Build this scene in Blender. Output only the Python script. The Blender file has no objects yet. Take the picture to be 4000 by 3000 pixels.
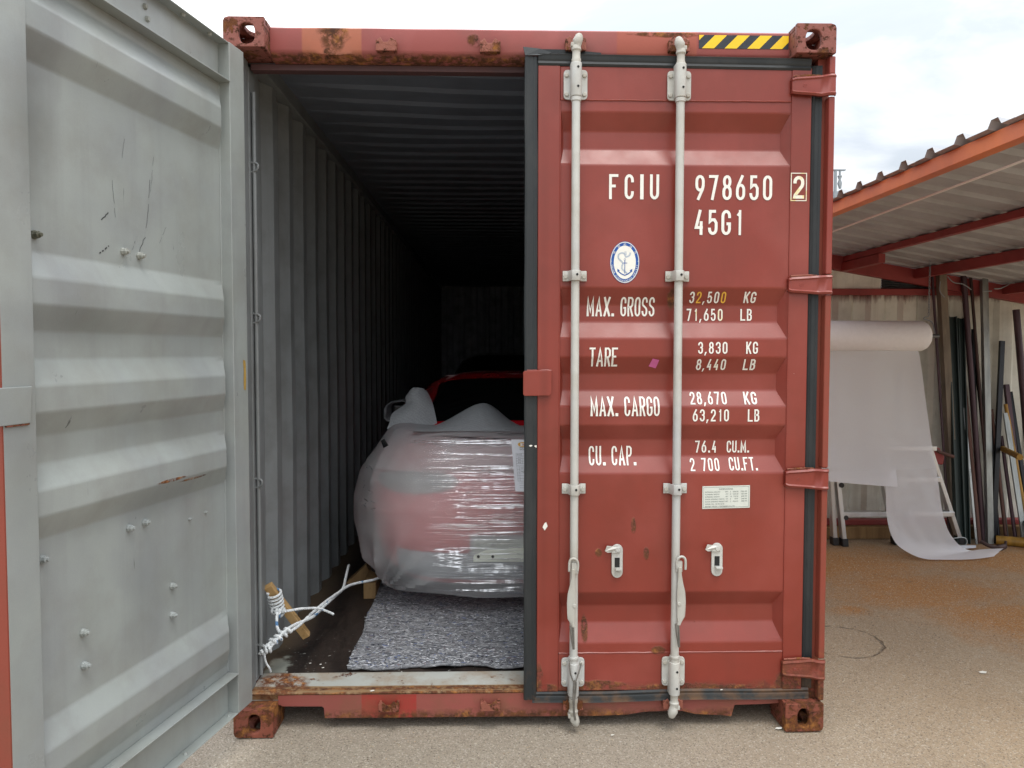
import bpy, bmesh, math, random
from mathutils import Vector, Matrix, noise
random.seed(7)
PI = math.pi
SC = bpy.context.scene
COL = SC.collection

# ------------------------------------------------------------------ camera
cam_d = bpy.data.cameras.new('camera')
cam = bpy.data.objects.new('camera', cam_d)
COL.objects.link(cam)
rt = Vector((0.99967518, -0.0254656, 0.0010235)).normalized()
up = Vector((8.0e-05, 0.04329585, 0.99906229)).normalized()
fw = Vector((0.02548603, 0.99873769, -0.04328382)).normalized()
CAM = Vector((1.059351, -3.06378, 1.583166))
cam.matrix_world = Matrix(((rt.x, up.x, -fw.x, CAM.x), (rt.y, up.y, -fw.y, CAM.y), (rt.z, up.z, -fw.z, CAM.z), (0, 0, 0, 1)))
cam_d.sensor_width = 36.0
cam_d.lens = 26.69
cam_d.clip_start = 0.05
cam_d.clip_end = 2000
SC.camera = cam

# ------------------------------------------------------------------ sky, sun, exposure
SUN_EL, SUN_AZ = math.radians(66), math.radians(158)      # high behind cloud, behind the camera and a little to the right
w = bpy.data.worlds.new('World')
SC.world = w
w.use_nodes = True
nt = w.node_tree
nt.nodes.clear()
def WN(t, **k):
    n = nt.nodes.new(t)
    for a, b in k.items(): setattr(n, a, b)
    return n
wo = WN('ShaderNodeOutputWorld')
bg = WN('ShaderNodeBackground')
bg.inputs[1].default_value = 0.10
sky = WN('ShaderNodeTexSky', sky_type='NISHITA', sun_disc=False)
sky.sun_elevation = SUN_EL
sky.sun_rotation = SUN_AZ
sky.air_density = 1.4
sky.dust_density = 2.0
tc = WN('ShaderNodeTexCoord')
mp = WN('ShaderNodeMapping')
mp.inputs['Scale'].default_value = (1.0, 1.0, 2.4)
mp.inputs['Location'].default_value = (3.1, 0.4, 0.2)
ns = WN('ShaderNodeTexNoise')
ns.inputs['Scale'].default_value = 2.1
ns.inputs['Detail'].default_value = 7
ns.inputs['Roughness'].default_value = 0.55
ns.inputs['Distortion'].default_value = 0.5
cr = WN('ShaderNodeValToRGB')
cr.color_ramp.elements[0].position = 0.36
cr.color_ramp.elements[0].color = (0.80, 0.80, 0.80, 1)
cr.color_ramp.elements[1].position = 0.60
cr.color_ramp.elements[1].color = (1, 1, 1, 1)
cl = WN('ShaderNodeValToRGB')            # cloud brightness
cl.color_ramp.elements[0].position = 0.40
cl.color_ramp.elements[0].color = (8.8, 9.5, 10.4, 1)
cl.color_ramp.elements[1].position = 0.58
cl.color_ramp.elements[1].color = (15.5, 15.7, 16.0, 1)
mx = WN('ShaderNodeMix', data_type='RGBA')
L = nt.links.new
L(tc.outputs['Generated'], mp.inputs[0]); L(mp.outputs[0], ns.inputs['Vector'])
L(ns.outputs['Fac'], cr.inputs[0]); L(ns.outputs['Fac'], cl.inputs[0])
sx = WN('ShaderNodeSeparateXYZ'); L(tc.outputs['Generated'], sx.inputs[0])       # overcast: brighter overhead than at the horizon
mr = WN('ShaderNodeMapRange'); mr.inputs[1].default_value = 0.0; mr.inputs[2].default_value = 1.0; mr.inputs[3].default_value = 0.46; mr.inputs[4].default_value = 1.60
L(sx.outputs[2], mr.inputs[0])
sc2 = WN('ShaderNodeVectorMath', operation='SCALE'); L(mr.outputs[0], sc2.inputs['Scale'])
L(cr.outputs[0], mx.inputs[0]); L(sky.outputs[0], mx.inputs[6]); L(cl.outputs[0], mx.inputs[7])
L(mx.outputs[2], sc2.inputs[0]); L(sc2.outputs[0], bg.inputs[0]); L(bg.outputs[0], wo.inputs[0])

sd = bpy.data.lights.new('sun', 'SUN')
sd.energy = 1.1
sd.angle = math.radians(24)
sd.color = (1.0, 0.96, 0.90)
so = bpy.data.objects.new('sun', sd)
COL.objects.link(so)
dv = Vector((math.sin(SUN_AZ) * math.cos(SUN_EL), math.cos(SUN_AZ) * math.cos(SUN_EL), math.sin(SUN_EL)))
so.rotation_euler = (-dv).to_track_quat('-Z', 'Y').to_euler()
so.location = (0, 0, 12)
SC.view_settings.view_transform = 'Standard'
SC.view_settings.look = 'None'
SC.view_settings.exposure = 0.45
SC.view_settings.gamma = 1
SC.view_settings.use_curve_mapping = False
SC.render.engine = 'CYCLES'
SC.cycles.max_bounces = 8
SC.cycles.diffuse_bounces = 4
SC.cycles.transparent_max_bounces = 10

# ------------------------------------------------------------------ material kit
class NB:
    """small node-building helper"""
    def __init__(s, name):
        s.m = bpy.data.materials.new(name)
        s.m.use_nodes = True
        s.t = s.m.node_tree
        s.t.nodes.clear()
        s.out = s.n('ShaderNodeOutputMaterial')
        s.co = s.n('ShaderNodeTexCoord').outputs['Object']
    def n(s, t, **k):
        x = s.t.nodes.new(t)
        for a, b in k.items(): setattr(x, a, b)
        return x
    def L(s, a, b): s.t.links.new(a, b)
    def put(s, sock, v):
        if isinstance(v, bpy.types.NodeSocket): s.L(v, sock)
        elif isinstance(v, (tuple, list)) and len(v) == 3 and sock.type == 'RGBA': sock.default_value = (*v, 1)
        elif sock.type == 'RGBA' and isinstance(v, (int, float)): sock.default_value = (v, v, v, 1)
        else: sock.default_value = v
    def math(s, op, a, b=None, clamp=False):
        x = s.n('ShaderNodeMath', operation=op, use_clamp=clamp)
        s.put(x.inputs[0], a)
        if b is not None: s.put(x.inputs[1], b)
        return x.outputs[0]
    def noise(s, scale, detail=5, rough=0.55, vec=None, stretch=None, dist=0.0, off=(0, 0, 0)):
        v = vec or s.co
        if stretch or off != (0, 0, 0):
            m = s.n('ShaderNodeMapping')
            m.inputs['Scale'].default_value = stretch or (1, 1, 1)
            m.inputs['Location'].default_value = off
            s.L(v, m.inputs[0]); v = m.outputs[0]
        x = s.n('ShaderNodeTexNoise')
        s.L(v, x.inputs['Vector'])
        x.inputs['Scale'].default_value = scale
        x.inputs['Detail'].default_value = detail
        x.inputs['Roughness'].default_value = rough
        x.inputs['Distortion'].default_value = dist
        return x.outputs['Fac']
    def voro(s, scale, feature='F1', out='Distance', vec=None, rnd=1.0):
        x = s.n('ShaderNodeTexVoronoi', feature=feature)
        s.L(vec or s.co, x.inputs['Vector'])
        x.inputs['Scale'].default_value = scale
        x.inputs['Randomness'].default_value = rnd
        return x.outputs[out]
    def step(s, v, lo, hi, a=0.0, b=1.0):
        x = s.n('ShaderNodeMapRange')
        s.put(x.inputs[0], v)
        for i, q in enumerate((lo, hi, a, b)): s.put(x.inputs[i + 1], q)
        return x.outputs[0]
    def mix(s, f, a, b, mode='MIX'):
        x = s.n('ShaderNodeMix', data_type='RGBA', blend_type=mode)
        s.put(x.inputs[0], f); s.put(x.inputs[6], a); s.put(x.inputs[7], b)
        return x.outputs[2]
    def sep(s):
        x = s.n('ShaderNodeSeparateXYZ'); s.L(s.co, x.inputs[0]); return x.outputs
    def zone(s, c, r, wob=0.35, nscale=9.0):
        """1 inside an ellipsoid stain at c with radii r, ragged edge"""
        a = s.n('ShaderNodeVectorMath', operation='SUBTRACT'); s.L(s.co, a.inputs[0]); a.inputs[1].default_value = c
        b = s.n('ShaderNodeVectorMath', operation='DIVIDE'); s.L(a.outputs[0], b.inputs[0]); b.inputs[1].default_value = r
        l = s.n('ShaderNodeVectorMath', operation='LENGTH'); s.L(b.outputs[0], l.inputs[0])
        k = s.math('ADD', l.outputs['Value'], s.math('MULTIPLY', s.math('SUBTRACT', s.noise(nscale, 6, 0.65), 0.5), wob * 4))
        return s.step(k, 1.05, 0.75)
    def soft(s, c, r):
        """a soft-edged smudge"""
        a = s.n('ShaderNodeVectorMath', operation='SUBTRACT'); s.L(s.co, a.inputs[0]); a.inputs[1].default_value = c
        b = s.n('ShaderNodeVectorMath', operation='DIVIDE'); s.L(a.outputs[0], b.inputs[0]); b.inputs[1].default_value = r
        l = s.n('ShaderNodeVectorMath', operation='LENGTH'); s.L(b.outputs[0], l.inputs[0])
        return s.step(s.math('ADD', l.outputs['Value'], s.math('MULTIPLY', s.math('SUBTRACT', s.noise(3.5, 5, 0.6), 0.5), 1.5)), 1.25, 0.1)
    def bump(s, h, dist, strength=1.0, prev=None):
        x = s.n('ShaderNodeBump')
        x.inputs['Distance'].default_value = dist
        x.inputs['Strength'].default_value = strength
        s.L(h, x.inputs['Height'])
        if prev is not None: s.L(prev, x.inputs['Normal'])
        return x.outputs[0]
    def princ(s, col, rough, metal=0.0, nrm=None, spec=0.5, link=True, **k):
        p = s.n('ShaderNodeBsdfPrincipled')
        s.put(p.inputs['Base Color'], col); s.put(p.inputs['Roughness'], rough); s.put(p.inputs['Metallic'], metal)
        p.inputs['Specular IOR Level'].default_value = spec
        if nrm is not None: s.L(nrm, p.inputs['Normal'])
        for a, b in k.items(): s.put(p.inputs[a.replace('_', ' ')], b)
        if link: s.L(p.outputs[0], s.out.inputs[0])
        return p

RUST_D, RUST_M, RUST_L = (0.055, 0.020, 0.010), (0.16, 0.055, 0.018), (0.34, 0.14, 0.035)

def painted(name, base, rough=0.42, smoke=(), rust=0.0, zones=(), low=None, dirt=(0.10, 0.08, 0.06), dirty=0.25, fade=None, chips=0.0, patches=(), spec=0.45, bumpy=0.35, dents=0.0, marks=0.0, lines=None, streak=None, metal=0.0):
    """old painted steel: faded patches, grime, rust spots, ragged rust zones, a rusty low edge, scuffs"""
    b = NB(name)
    c = b.mix(b.step(b.noise(1.7, 4), 0.3, 0.7), tuple(x * 0.90 for x in base), tuple(min(1, x * 1.09) for x in base))
    if fade: c = b.mix(b.math('MULTIPLY', b.step(b.noise(2.3, 5, off=(4, 2, 7)), 0.45, 0.68), 0.75), c, fade)
    for (cc, rr, colr) in patches:
        a = b.n('ShaderNodeVectorMath', operation='SUBTRACT'); b.L(b.co, a.inputs[0]); a.inputs[1].default_value = cc
        ab = b.n('ShaderNodeVectorMath', operation='ABSOLUTE'); b.L(a.outputs[0], ab.inputs[0])
        d = b.n('ShaderNodeVectorMath', operation='DIVIDE'); b.L(ab.outputs[0], d.inputs[0]); d.inputs[1].default_value = rr
        s = b.n('ShaderNodeSeparateXYZ'); b.L(d.outputs[0], s.inputs[0])
        m = b.math('MAXIMUM', b.math('MAXIMUM', s.outputs[0], s.outputs[1]), s.outputs[2])
        c = b.mix(b.step(m, 1.02, 0.97), c, colr)
    for (zc, zr, am) in smoke:
        c = b.mix(b.math('MULTIPLY', b.soft(zc, zr), am), c, tuple(x * 0.42 for x in base))
    # grime
    g = b.math('MULTIPLY', b.step(b.noise(5.0, 8, 0.65, off=(1, 9, 3)), 0.45, 0.75), dirty)
    c = b.mix(g, c, dirt)
    if streak:
        st = b.math('MULTIPLY', b.step(b.noise(9, 5, 0.6, stretch=(1, 1, 0.06)), 0.52, 0.72), streak[0])
        c = b.mix(st, c, streak[1])
    if marks:
        mk = b.math('MULTIPLY', b.step(b.noise(16, 4, 0.7, stretch=(1, 1, 0.22), dist=1.2), 0.70, 0.73), b.step(b.noise(1.4, 2, off=(7, 7, 1)), 0.48, 0.60))
        c = b.mix(b.math('MULTIPLY', mk, marks), c, (0.03, 0.03, 0.03))
    # speckle, very fine
    sp = b.noise(420, 2, 0.6)
    c = b.mix(b.step(sp, 0.3, 0.7, 0.10, 0.0), c, tuple(x * 0.3 for x in base))
    # rust
    rn = b.noise(13, 9, 0.72, off=(3, 3, 3))
    msk = b.step(rn, 0.74 - rust * 0.42, 0.78 - rust * 0.40)
    for zc, zr in zones: msk = b.math('MAXIMUM', msk, b.zone(zc, zr))
    if low:
        z = b.sep()[2]
        lz = b.step(b.math('ADD', z, b.math('MULTIPLY', b.math('SUBTRACT', b.noise(11, 7, 0.7), 0.5), low[1])), low[0], low[0] - low[2])
        msk = b.math('MAXIMUM', msk, lz)
    msk = b.math('MULTIPLY', msk, b.step(b.noise(34, 6, 0.7, off=(8, 1, 2)), 0.36, 0.52))
    rc = b.mix(b.step(b.noise(28, 6, 0.7), 0.35, 0.65), RUST_D, RUST_M)
    rc = b.mix(b.step(b.noise(19, 5, 0.7, off=(5, 5, 5)), 0.52, 0.66), rc, RUST_L)
    c = b.mix(msk, c, rc)
    if chips:
        ch = b.step(b.noise(46, 3, 0.6, off=(2, 8, 8)), 0.80 - chips * 0.2, 0.82 - chips * 0.2)
        c = b.mix(ch, c, (0.62, 0.61, 0.56))
    r = b.mix(msk, b.step(b.noise(7, 5), 0.3, 0.7, rough - 0.06, rough + 0.08), 0.88)
    nrm = b.bump(b.noise(160, 4, 0.6), 0.0006, bumpy)
    nrm = b.bump(b.math('MULTIPLY', msk, b.noise(90, 6, 0.7)), 0.003, 0.9, nrm)
    if dents: nrm = b.bump(b.noise(1.9, 2, 0.4, off=(2, 6, 1)), dents, 1.0, nrm)
    b.princ(c, r, metal, nrm, spec)
    return b.m

def plain(name, col, rough=0.5, metal=0.0, var=0.2, scale=20, bump=0.0006, spec=0.5, stretch=None, **k):
    b = NB(name)
    f = b.noise(scale, 6, 0.6, stretch=stretch)
    c = b.mix(b.step(f, 0.3, 0.7), tuple(x * (1 - var) for x in col), tuple(min(1, x * (1 + var)) for x in col))
    b.princ(c, b.step(f, 0.3, 0.7, max(0.03, rough - 0.08), min(1, rough + 0.08)), metal, b.bump(b.noise(scale * 6, 4, stretch=stretch), bump, 0.6), spec, **k)
    return b.m

def ruststeel(name, paint=(0.20, 0.055, 0.035), amount=0.5, ochre=0.6):
    b = NB(name)
    n1, n2 = b.noise(9, 8, 0.7), b.noise(40, 7, 0.7, off=(1, 2, 3))
    c = b.mix(b.step(n2, 0.35, 0.62), RUST_D, RUST_M)
    c = b.mix(b.math('MULTIPLY', b.step(b.noise(17, 6, 0.7, off=(4, 4, 9)), 0.50, 0.62), ochre), c, RUST_L)
    pm = b.math('MULTIPLY', b.step(n1, 0.30 + amount * 0.4, 0.33 + amount * 0.4), b.step(n2, 0.38, 0.46))
    c = b.mix(pm, c, paint)
    h = b.math('ADD', b.math('MULTIPLY', pm, 0.6), b.noise(70, 8, 0.75))
    b.princ(c, b.mix(pm, 0.9, 0.5), 0.0, b.bump(h, 0.004, 0.9), 0.3)
    return b.m

M = {}
DOOR = (0.240, 0.038, 0.024)
M['door'] = painted('oxide_red_paint', DOOR, 0.34, rust=0.115, chips=0.05, smoke=[((1.395, .06, .22), (.10, .2, .14), .35), ((1.815, .06, .22), (.09, .2, .12), .3), ((1.80, .08, 1.74), (.05, .2, .25), .3), ((1.395, .06, 2.62), (.09, .2, .10), .2), ((2.30, .05, 2.57), (.07, .2, .06), .3), ((1.9, .06, .165), (.6, .2, .03), .4), ((1.27, .05, 1.2), (.02, .1, 1.2), .3)], dirty=0.22, dirt=(0.12, 0.035, 0.02), fade=(0.31, 0.066, 0.050), low=(0.20, 0.10, 0.05), spec=0.5, streak=(0.16, (0.14, 0.028, 0.016)), dents=0.006,
    zones=[((1.50, .06, .745), (.018, .1, .022)), ((1.70, .06, .74), (.014, .1, .030)), ((1.445, .06, .42), (.018, .1, .06)), ((1.645, .06, .86), (.012, .1, .035)),
           ((1.25, .05, .215), (.02, .1, .07)), ((1.29, .05, .175), (.05, .1, .018)), ((1.75, .05, .33), (.03, .1, .02)), ((1.80, .09, 1.80), (.02, .1, .05)), ((1.95, .06, .17), (.3, .1, .02)), ((2.30, .05, .19), (.06, .1, .05)), ((1.50, .055, .185), (.14, .1, .02))])
M['header'] = painted('faded_red_header', (0.34, 0.085, 0.075), 0.5, rust=0.07, dirty=0.30, low=(2.792, 0.03, 0.012), zones=[((.42, .08, 2.86), (.075, .1, .075)), ((1.75, .08, 2.875), (.15, .1, .012)), ((.40, .08, 2.785), (.03, .1, .03)), ((.985, .08, 2.84), (.03, .1, .03))],
    patches=[((.41, .08, 2.83), (.12, .3, .3), (0.42, 0.135, 0.075)), ((1.73, .08, 2.83), (.165, .3, .3), (0.40, 0.105, 0.070))], fade=(0.40, 0.13, 0.12))
M['post'] = painted('worn_red_post', (0.25, 0.050, 0.030), 0.5, rust=0.16, dirty=0.45, dirt=(0.14, 0.06, 0.03), low=(0.35, 0.3, 0.2))
M['shadedgrime'] = painted('grimy_shaded_lintel', (0.10, 0.045, 0.045), 0.6, rust=0.05, dirty=0.7, dirt=(0.05, 0.04, 0.045))  # grime, with the shade under the header also put into the dark base colour
M['sill'] = painted('rusty_red_sill', (0.28, 0.075, 0.060), 0.5, rust=0.22, dirty=0.7, dirt=(0.17, 0.09, 0.045), low=(0.085, 0.06, 0.03), patches=[((.625, .07, .09), (.115, .3, .055), (0.36, 0.035, 0.028))])
M['tread'] = painted('worn_grey_threshold', (0.38, 0.39, 0.36), 0.5, rust=0.36, dirty=0.95, dirt=(0.24, 0.14, 0.06), chips=0.2, patches=[((1.2, .09, .155), (1.25, .036, .03), (0.25, 0.155, 0.075))], zones=[((1.2, .10, .16), (1.4, .022, .03)), ((.15, .14, .16), (.12, .1, .05)), ((1.2, .068, .15), (1.4, .012, .012))])
M['grey'] = painted('grey_inner_paint', (0.33, 0.36, 0.345), 0.33, rust=0.02, dirty=0.38, dirt=(0.20, 0.19, 0.16), spec=0.5, dents=0.009, fade=(0.27, 0.29, 0.30), streak=(0.30, (0.20, 0.205, 0.20)), marks=0.8, chips=0.12,
    smoke=[((-.11, -1.02, 2.25), (.2, .10, .30), .75), ((-.10, -.98, 2.52), (.2, .3, .10), .35), ((-.08, -.85, 1.66), (.2, .35, .06), .40), ((-.04, -.60, 1.32), (.2, .45, .06), .35), ((-.02, -.5, 1.10), (.2, .5, .07), .35), ((-.03, -.6, .85), (.2, .12, .2), .20), ((-.1, -1.12, 1.2), (.2, .12, .5), .3), ((.05, -.2, 1.9), (.1, .12, .3), .25)],
    zones=[((-.005, -.52, 1.150), (.03, .10, .006)), ((.01, -.38, 1.135), (.03, .12, .005)), ((-.02, -.70, .437), (.03, .05, .008))])
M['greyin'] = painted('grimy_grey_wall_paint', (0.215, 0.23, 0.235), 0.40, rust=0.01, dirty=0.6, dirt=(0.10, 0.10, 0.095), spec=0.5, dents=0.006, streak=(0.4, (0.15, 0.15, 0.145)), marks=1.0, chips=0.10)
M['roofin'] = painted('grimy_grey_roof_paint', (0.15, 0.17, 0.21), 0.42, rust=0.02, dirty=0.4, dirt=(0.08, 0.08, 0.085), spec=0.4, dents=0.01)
M['cast'] = ruststeel('rusted_casting', (0.25, 0.085, 0.065), 0.30, 0.25)
M['cast_low'] = ruststeel('rusted_casting_low', (0.22, 0.065, 0.04), 0.42, 0.8)
M['rustbar'] = ruststeel('rusty_keeper', (0.27, 0.09, 0.06), 0.35)
M['zinc'] = painted('galvanised_zinc', (0.56, 0.56, 0.52), 0.48, rust=0.0, dirty=0.6, dirt=(0.33, 0.29, 0.22), fade=(0.46, 0.48, 0.49), spec=0.4, metal=0.12, bumpy=0.8)
M['zincworn'] = painted('worn_zinc_forging', (0.50, 0.49, 0.44), 0.55, rust=0.05, dirty=0.6, dirt=(0.30, 0.24, 0.16), spec=0.35, metal=0.1, bumpy=1.0)
M['handsteel'] = plain('worn_handle_steel', (0.20, 0.19, 0.17), 0.5, 0.5, 0.3, 30)
M['hole'] = plain('dark_hole', (0.012, 0.012, 0.012), 0.8)
b = NB('black_rubber')
d = b.step(b.noise(6, 6, 0.7, stretch=(1, 1, 0.4)), 0.45, 0.75)
c = b.mix(b.math('MULTIPLY', d, 0.5), (0.020, 0.024, 0.026), (0.065, 0.065, 0.062))
z = b.sep()[2]
rl = b.math('MULTIPLY', b.step(z, 0.30, 0.12), b.step(b.noise(8, 6, 0.6, off=(3, 1, 0)), 0.45, 0.62))
c = b.mix(b.math('MULTIPLY', rl, 0.75), c, (0.17, 0.085, 0.035))
b.princ(c, b.step(d, 0, 1, 0.42, 0.7), 0, b.bump(b.noise(60, 4), 0.001, 0.5), 0.4)
M['rubber'] = b.m
M['white'] = plain('white_vinyl', (0.80, 0.79, 0.72), 0.45, 0, 0.05, 30)
b = NB('white_vinyl_yellowing')
c = b.mix(b.step(b.noise(24, 4), 0.50, 0.62), (0.80, 0.78, 0.66), (0.78, 0.66, 0.30)); b.princ(c, 0.45); M['yellowing'] = b.m
M['amber'] = plain('amber_vinyl', (0.72, 0.40, 0.05), 0.45, 0, 0.2, 60)
M['yellow'] = plain('hazard_yellow', (0.85, 0.56, 0.01), 0.4, 0, 0.05, 30)
M['black'] = plain('hazard_black', (0.018, 0.022, 0.03), 0.4, 0, 0.3, 30)
M['blue'] = plain('emblem_blue', (0.006, 0.075, 0.32), 0.4, 0, 0.05)
M['paleblue'] = plain('emblem_line_blue', (0.16, 0.28, 0.48), 0.45, 0, 0.05)
M['pink'] = plain('pink_sticker', (0.55, 0.12, 0.30), 0.55, 0, 0.08)
M['plate'] = plain('data_plate', (0.62, 0.65, 0.59), 0.4, 0, 0.05)
M['ink'] = plain('printed_ink', (0.03, 0.05, 0.05), 0.6, 0, 0.05)
M['paper'] = plain('paper', (0.82, 0.85, 0.92), 0.7, 0, 0.04)
M['tape'] = plain('ochre_tape', (0.42, 0.27, 0.07), 0.5, 0, 0.15, 40)
M['alu'] = plain('aluminium', (0.62, 0.63, 0.64), 0.34, 0.75, 0.08, 14, stretch=(1, 1, 0.1))
M['blackplastic'] = plain('black_plastic', (0.02, 0.02, 0.022), 0.5, 0, 0.2)

# ------------------------------------------------------------------ mesh kit
class MB:
    def __init__(s): s.v, s.f = [], []
    def add(s, vs, fs):
        o = len(s.v); s.v += [tuple(v) for v in vs]; s.f += [tuple(i + o for i in f) for f in fs]; return s
    def box(s, x0, x1, y0, y1, z0, z1):
        return s.add([(x0, y0, z0), (x1, y0, z0), (x1, y1, z0), (x0, y1, z0), (x0, y0, z1), (x1, y0, z1), (x1, y1, z1), (x0, y1, z1)],
                     [(0, 3, 2, 1), (4, 5, 6, 7), (0, 1, 5, 4), (1, 2, 6, 5), (2, 3, 7, 6), (3, 0, 4, 7)])
    def grid(s, rows, cu=False, cv=False):
        n = len(rows[0]); m = len(rows)
        f = []
        for i in range(m if cv else m - 1):
            for j in range(n if cu else n - 1):
                f.append((i * n + j, i * n + (j + 1) % n, ((i + 1) % m) * n + (j + 1) % n, ((i + 1) % m) * n + j))
        return s.add([p for r in rows for p in r], f)
    def tube(s, pts, r, n=12, caps=True, squash=None):
        pts = [Vector(p) for p in pts]
        rs = r if isinstance(r, (list, tuple)) else [r] * len(pts)
        t0 = next((q - pts[0] for q in pts[1:] if (q - pts[0]).length > 1e-6), Vector((1, 0, 0))).normalized()
        a = t0.orthogonal().normalized() if abs(t0.z) < 0.9 else Vector((1, 0, 0)) - t0 * t0.x
        a.normalize()
        rows = []
        for i, p in enumerate(pts):
            t = (pts[min(i + 1, len(pts) - 1)] - pts[max(i - 1, 0)])
            if t.length < 1e-6: t = t0.copy()
            t.normalize()
            a = (a - t * a.dot(t)).normalized()
            c = t.cross(a)
            rows.append([p + (a * math.cos(2 * PI * k / n) + c * math.sin(2 * PI * k / n)) * rs[i] for k in range(n)])
        o = len(s.v)
        s.grid(rows, cu=True)
        if caps: s.f.append(tuple(o + k for k in reversed(range(n)))); s.f.append(tuple(o + (len(pts) - 1) * n + k for k in range(n)))
        return s
    def prism(s, poly, fn, d0, d1):
        """poly of (a,b); fn(a,b,d) -> point; extruded from d0 to d1"""
        n = len(poly)
        return s.add([fn(a, b_, d0) for a, b_ in poly] + [fn(a, b_, d1) for a, b_ in poly],
                     [tuple(range(n)), tuple(reversed(range(n, 2 * n)))] + [(i, i + n, (i + 1) % n + n, (i + 1) % n) for i in range(n)])
    def build(s, name, mat, parent=None, smooth=False, bevel=0.0, fn=None, seg=2, recalc=True, solid=0.0, sub=0):
        me = bpy.data.meshes.new(name)
        me.from_pydata([fn(*v) for v in s.v] if fn else s.v, [], s.f)
        if recalc:
            bm = bmesh.new(); bm.from_mesh(me); bmesh.ops.recalc_face_normals(bm, faces=bm.faces); bm.to_mesh(me); bm.free()
        me.materials.append(mat)
        return link(name, me, parent, smooth, bevel, seg, solid, sub)

def link(name, me, parent=None, smooth=False, bevel=0.0, seg=2, solid=0.0, sub=0):
    o = bpy.data.objects.new(name, me)
    COL.objects.link(o)
    if smooth:
        for p in me.polygons: p.use_smooth = True
        try: me.set_sharp_from_angle(angle=math.radians(38))
        except Exception: pass
    if parent: setpar(o, parent)
    if solid:
        m = o.modifiers.new('solid', 'SOLIDIFY'); m.thickness = solid; m.offset = 0
    if sub:
        m = o.modifiers.new('sub', 'SUBSURF'); m.levels = sub; m.render_levels = sub
    if bevel:
        m = o.modifiers.new('bevel', 'BEVEL'); m.width = bevel; m.segments = seg; m.limit_method = 'ANGLE'; m.angle_limit = math.radians(35)
        m.harden_normals = False
    return o

WORLD = {}
def setpar(o, parent):
    o.parent = parent
    o.matrix_parent_inverse = Matrix.Translation(-WORLD.get(parent.name, Vector((0, 0, 0))))
    WORLD.setdefault(o.name, Vector((0, 0, 0)))

def thing(name, label, cat, loc=(0, 0, 0), group=None):
    o = bpy.data.objects.new(name, None)
    o.empty_display_size = 0.1
    COL.objects.link(o)
    o.location = loc
    WORLD[o.name] = Vector(loc)
    o['label'] = label; o['category'] = cat
    if group: o['group'] = group
    return o
def tag(o, label, cat, group=None):
    o['label'] = label; o['category'] = cat
    if group: o['group'] = group
    return o
def struct(o): o['kind'] = 'structure'; return o

def smooth_path(pts, k=6):
    P = [Vector(p) for p in pts]
    out = []
    for i in range(len(P) - 1):
        p0, p1, p2, p3 = P[max(i - 1, 0)], P[i], P[i + 1], P[min(i + 2, len(P) - 1)]
        for j in range(k):
            t = j / k
            out.append(0.5 * ((2 * p1) + (p2 - p0) * t + (2 * p0 - 5 * p1 + 4 * p2 - p3) * t * t + (3 * p1 - p0 - 3 * p2 + p3) * t ** 3))
    out.append(P[-1])
    return out

def nz(p, s=1.0, o=0.0): return noise.noise(Vector((p[0] * s + o, p[1] * s + o * 1.7, p[2] * s - o)))

# ================================================================== GROUND
b = NB('aggregate_concrete')
x, y, z = b.sep()
big = b.noise(0.9, 6, 0.6)
c = b.mix(b.step(big, 0.35, 0.68), (0.320, 0.236, 0.150), (0.390, 0.298, 0.198))
c = b.mix(b.step(b.noise(3.2, 6, 0.6, off=(5, 0, 0)), 0.4, 0.7, 0, 0.5), c, (0.345, 0.245, 0.150))
# grey near the container front, browner to the right
c = b.mix(b.step(x, 3.2, 1.6, 0, 0.80), c, (0.300, 0.268, 0.218))
# rust stains washed over the concrete
rz = None
for zc, zr in [((3.6, 2.5, 0), (.95, .60, 1)), ((3.28, 1.48, 0), (.13, .10, 1)), ((3.95, 1.85, 0), (.85, .50, 1)), ((4.15, 1.3, 0), (.55, .55, 1)), ((4.9, 2.6, 0), (1.0, .5, 1))]:
    q = b.n('ShaderNodeVectorMath', operation='SUBTRACT'); b.L(b.co, q.inputs[0]); q.inputs[1].default_value = zc
    q2 = b.n('ShaderNodeVectorMath', operation='DIVIDE'); b.L(q.outputs[0], q2.inputs[0]); q2.inputs[1].default_value = zr
    l = b.n('ShaderNodeVectorMath', operation='LENGTH'); b.L(q2.outputs[0], l.inputs[0])
    mm = b.step(b.math('ADD', l.outputs['Value'], b.math('MULTIPLY', b.math('SUBTRACT', b.noise(4, 6, 0.65), 0.5), 1.6)), 1.25, 0.35)
    rz = mm if rz is None else b.math('MAXIMUM', rz, mm)
c = b.mix(b.math('MULTIPLY', rz, 0.92), c, (0.40, 0.185, 0.052))
# stones of the aggregate
vo = b.n('ShaderNodeTexVoronoi'); b.L(b.co, vo.inputs['Vector']); vo.inputs['Scale'].default_value = 95
sc = b.n('ShaderNodeSeparateColor'); b.L(vo.outputs['Color'], sc.inputs[0])
st = b.step(vo.outputs['Distance'], 0.52, 0.34)
c = b.mix(b.math('MULTIPLY', st, b.step(sc.outputs[0], 0.5, 0.9, 0.0, 0.34)), c, (0.52, 0.47, 0.39))
c = b.mix(b.math('MULTIPLY', st, b.step(sc.outputs[1], 0.55, 1.0, 0.0, 0.40)), c, (0.12, 0.09, 0.065))
v2 = b.n('ShaderNodeTexVoronoi'); b.L(b.co, v2.inputs['Vector']); v2.inputs['Scale'].default_value = 210
s2 = b.n('ShaderNodeSeparateColor'); b.L(v2.outputs['Color'], s2.inputs[0])
c = b.mix(b.step(s2.outputs[0], 0.80, 0.97, 0, 0.4), c, (0.64, 0.60, 0.52))
c = b.mix(b.step(s2.outputs[1], 0.80, 0.97, 0, 0.55), c, (0.09, 0.07, 0.05))
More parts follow.
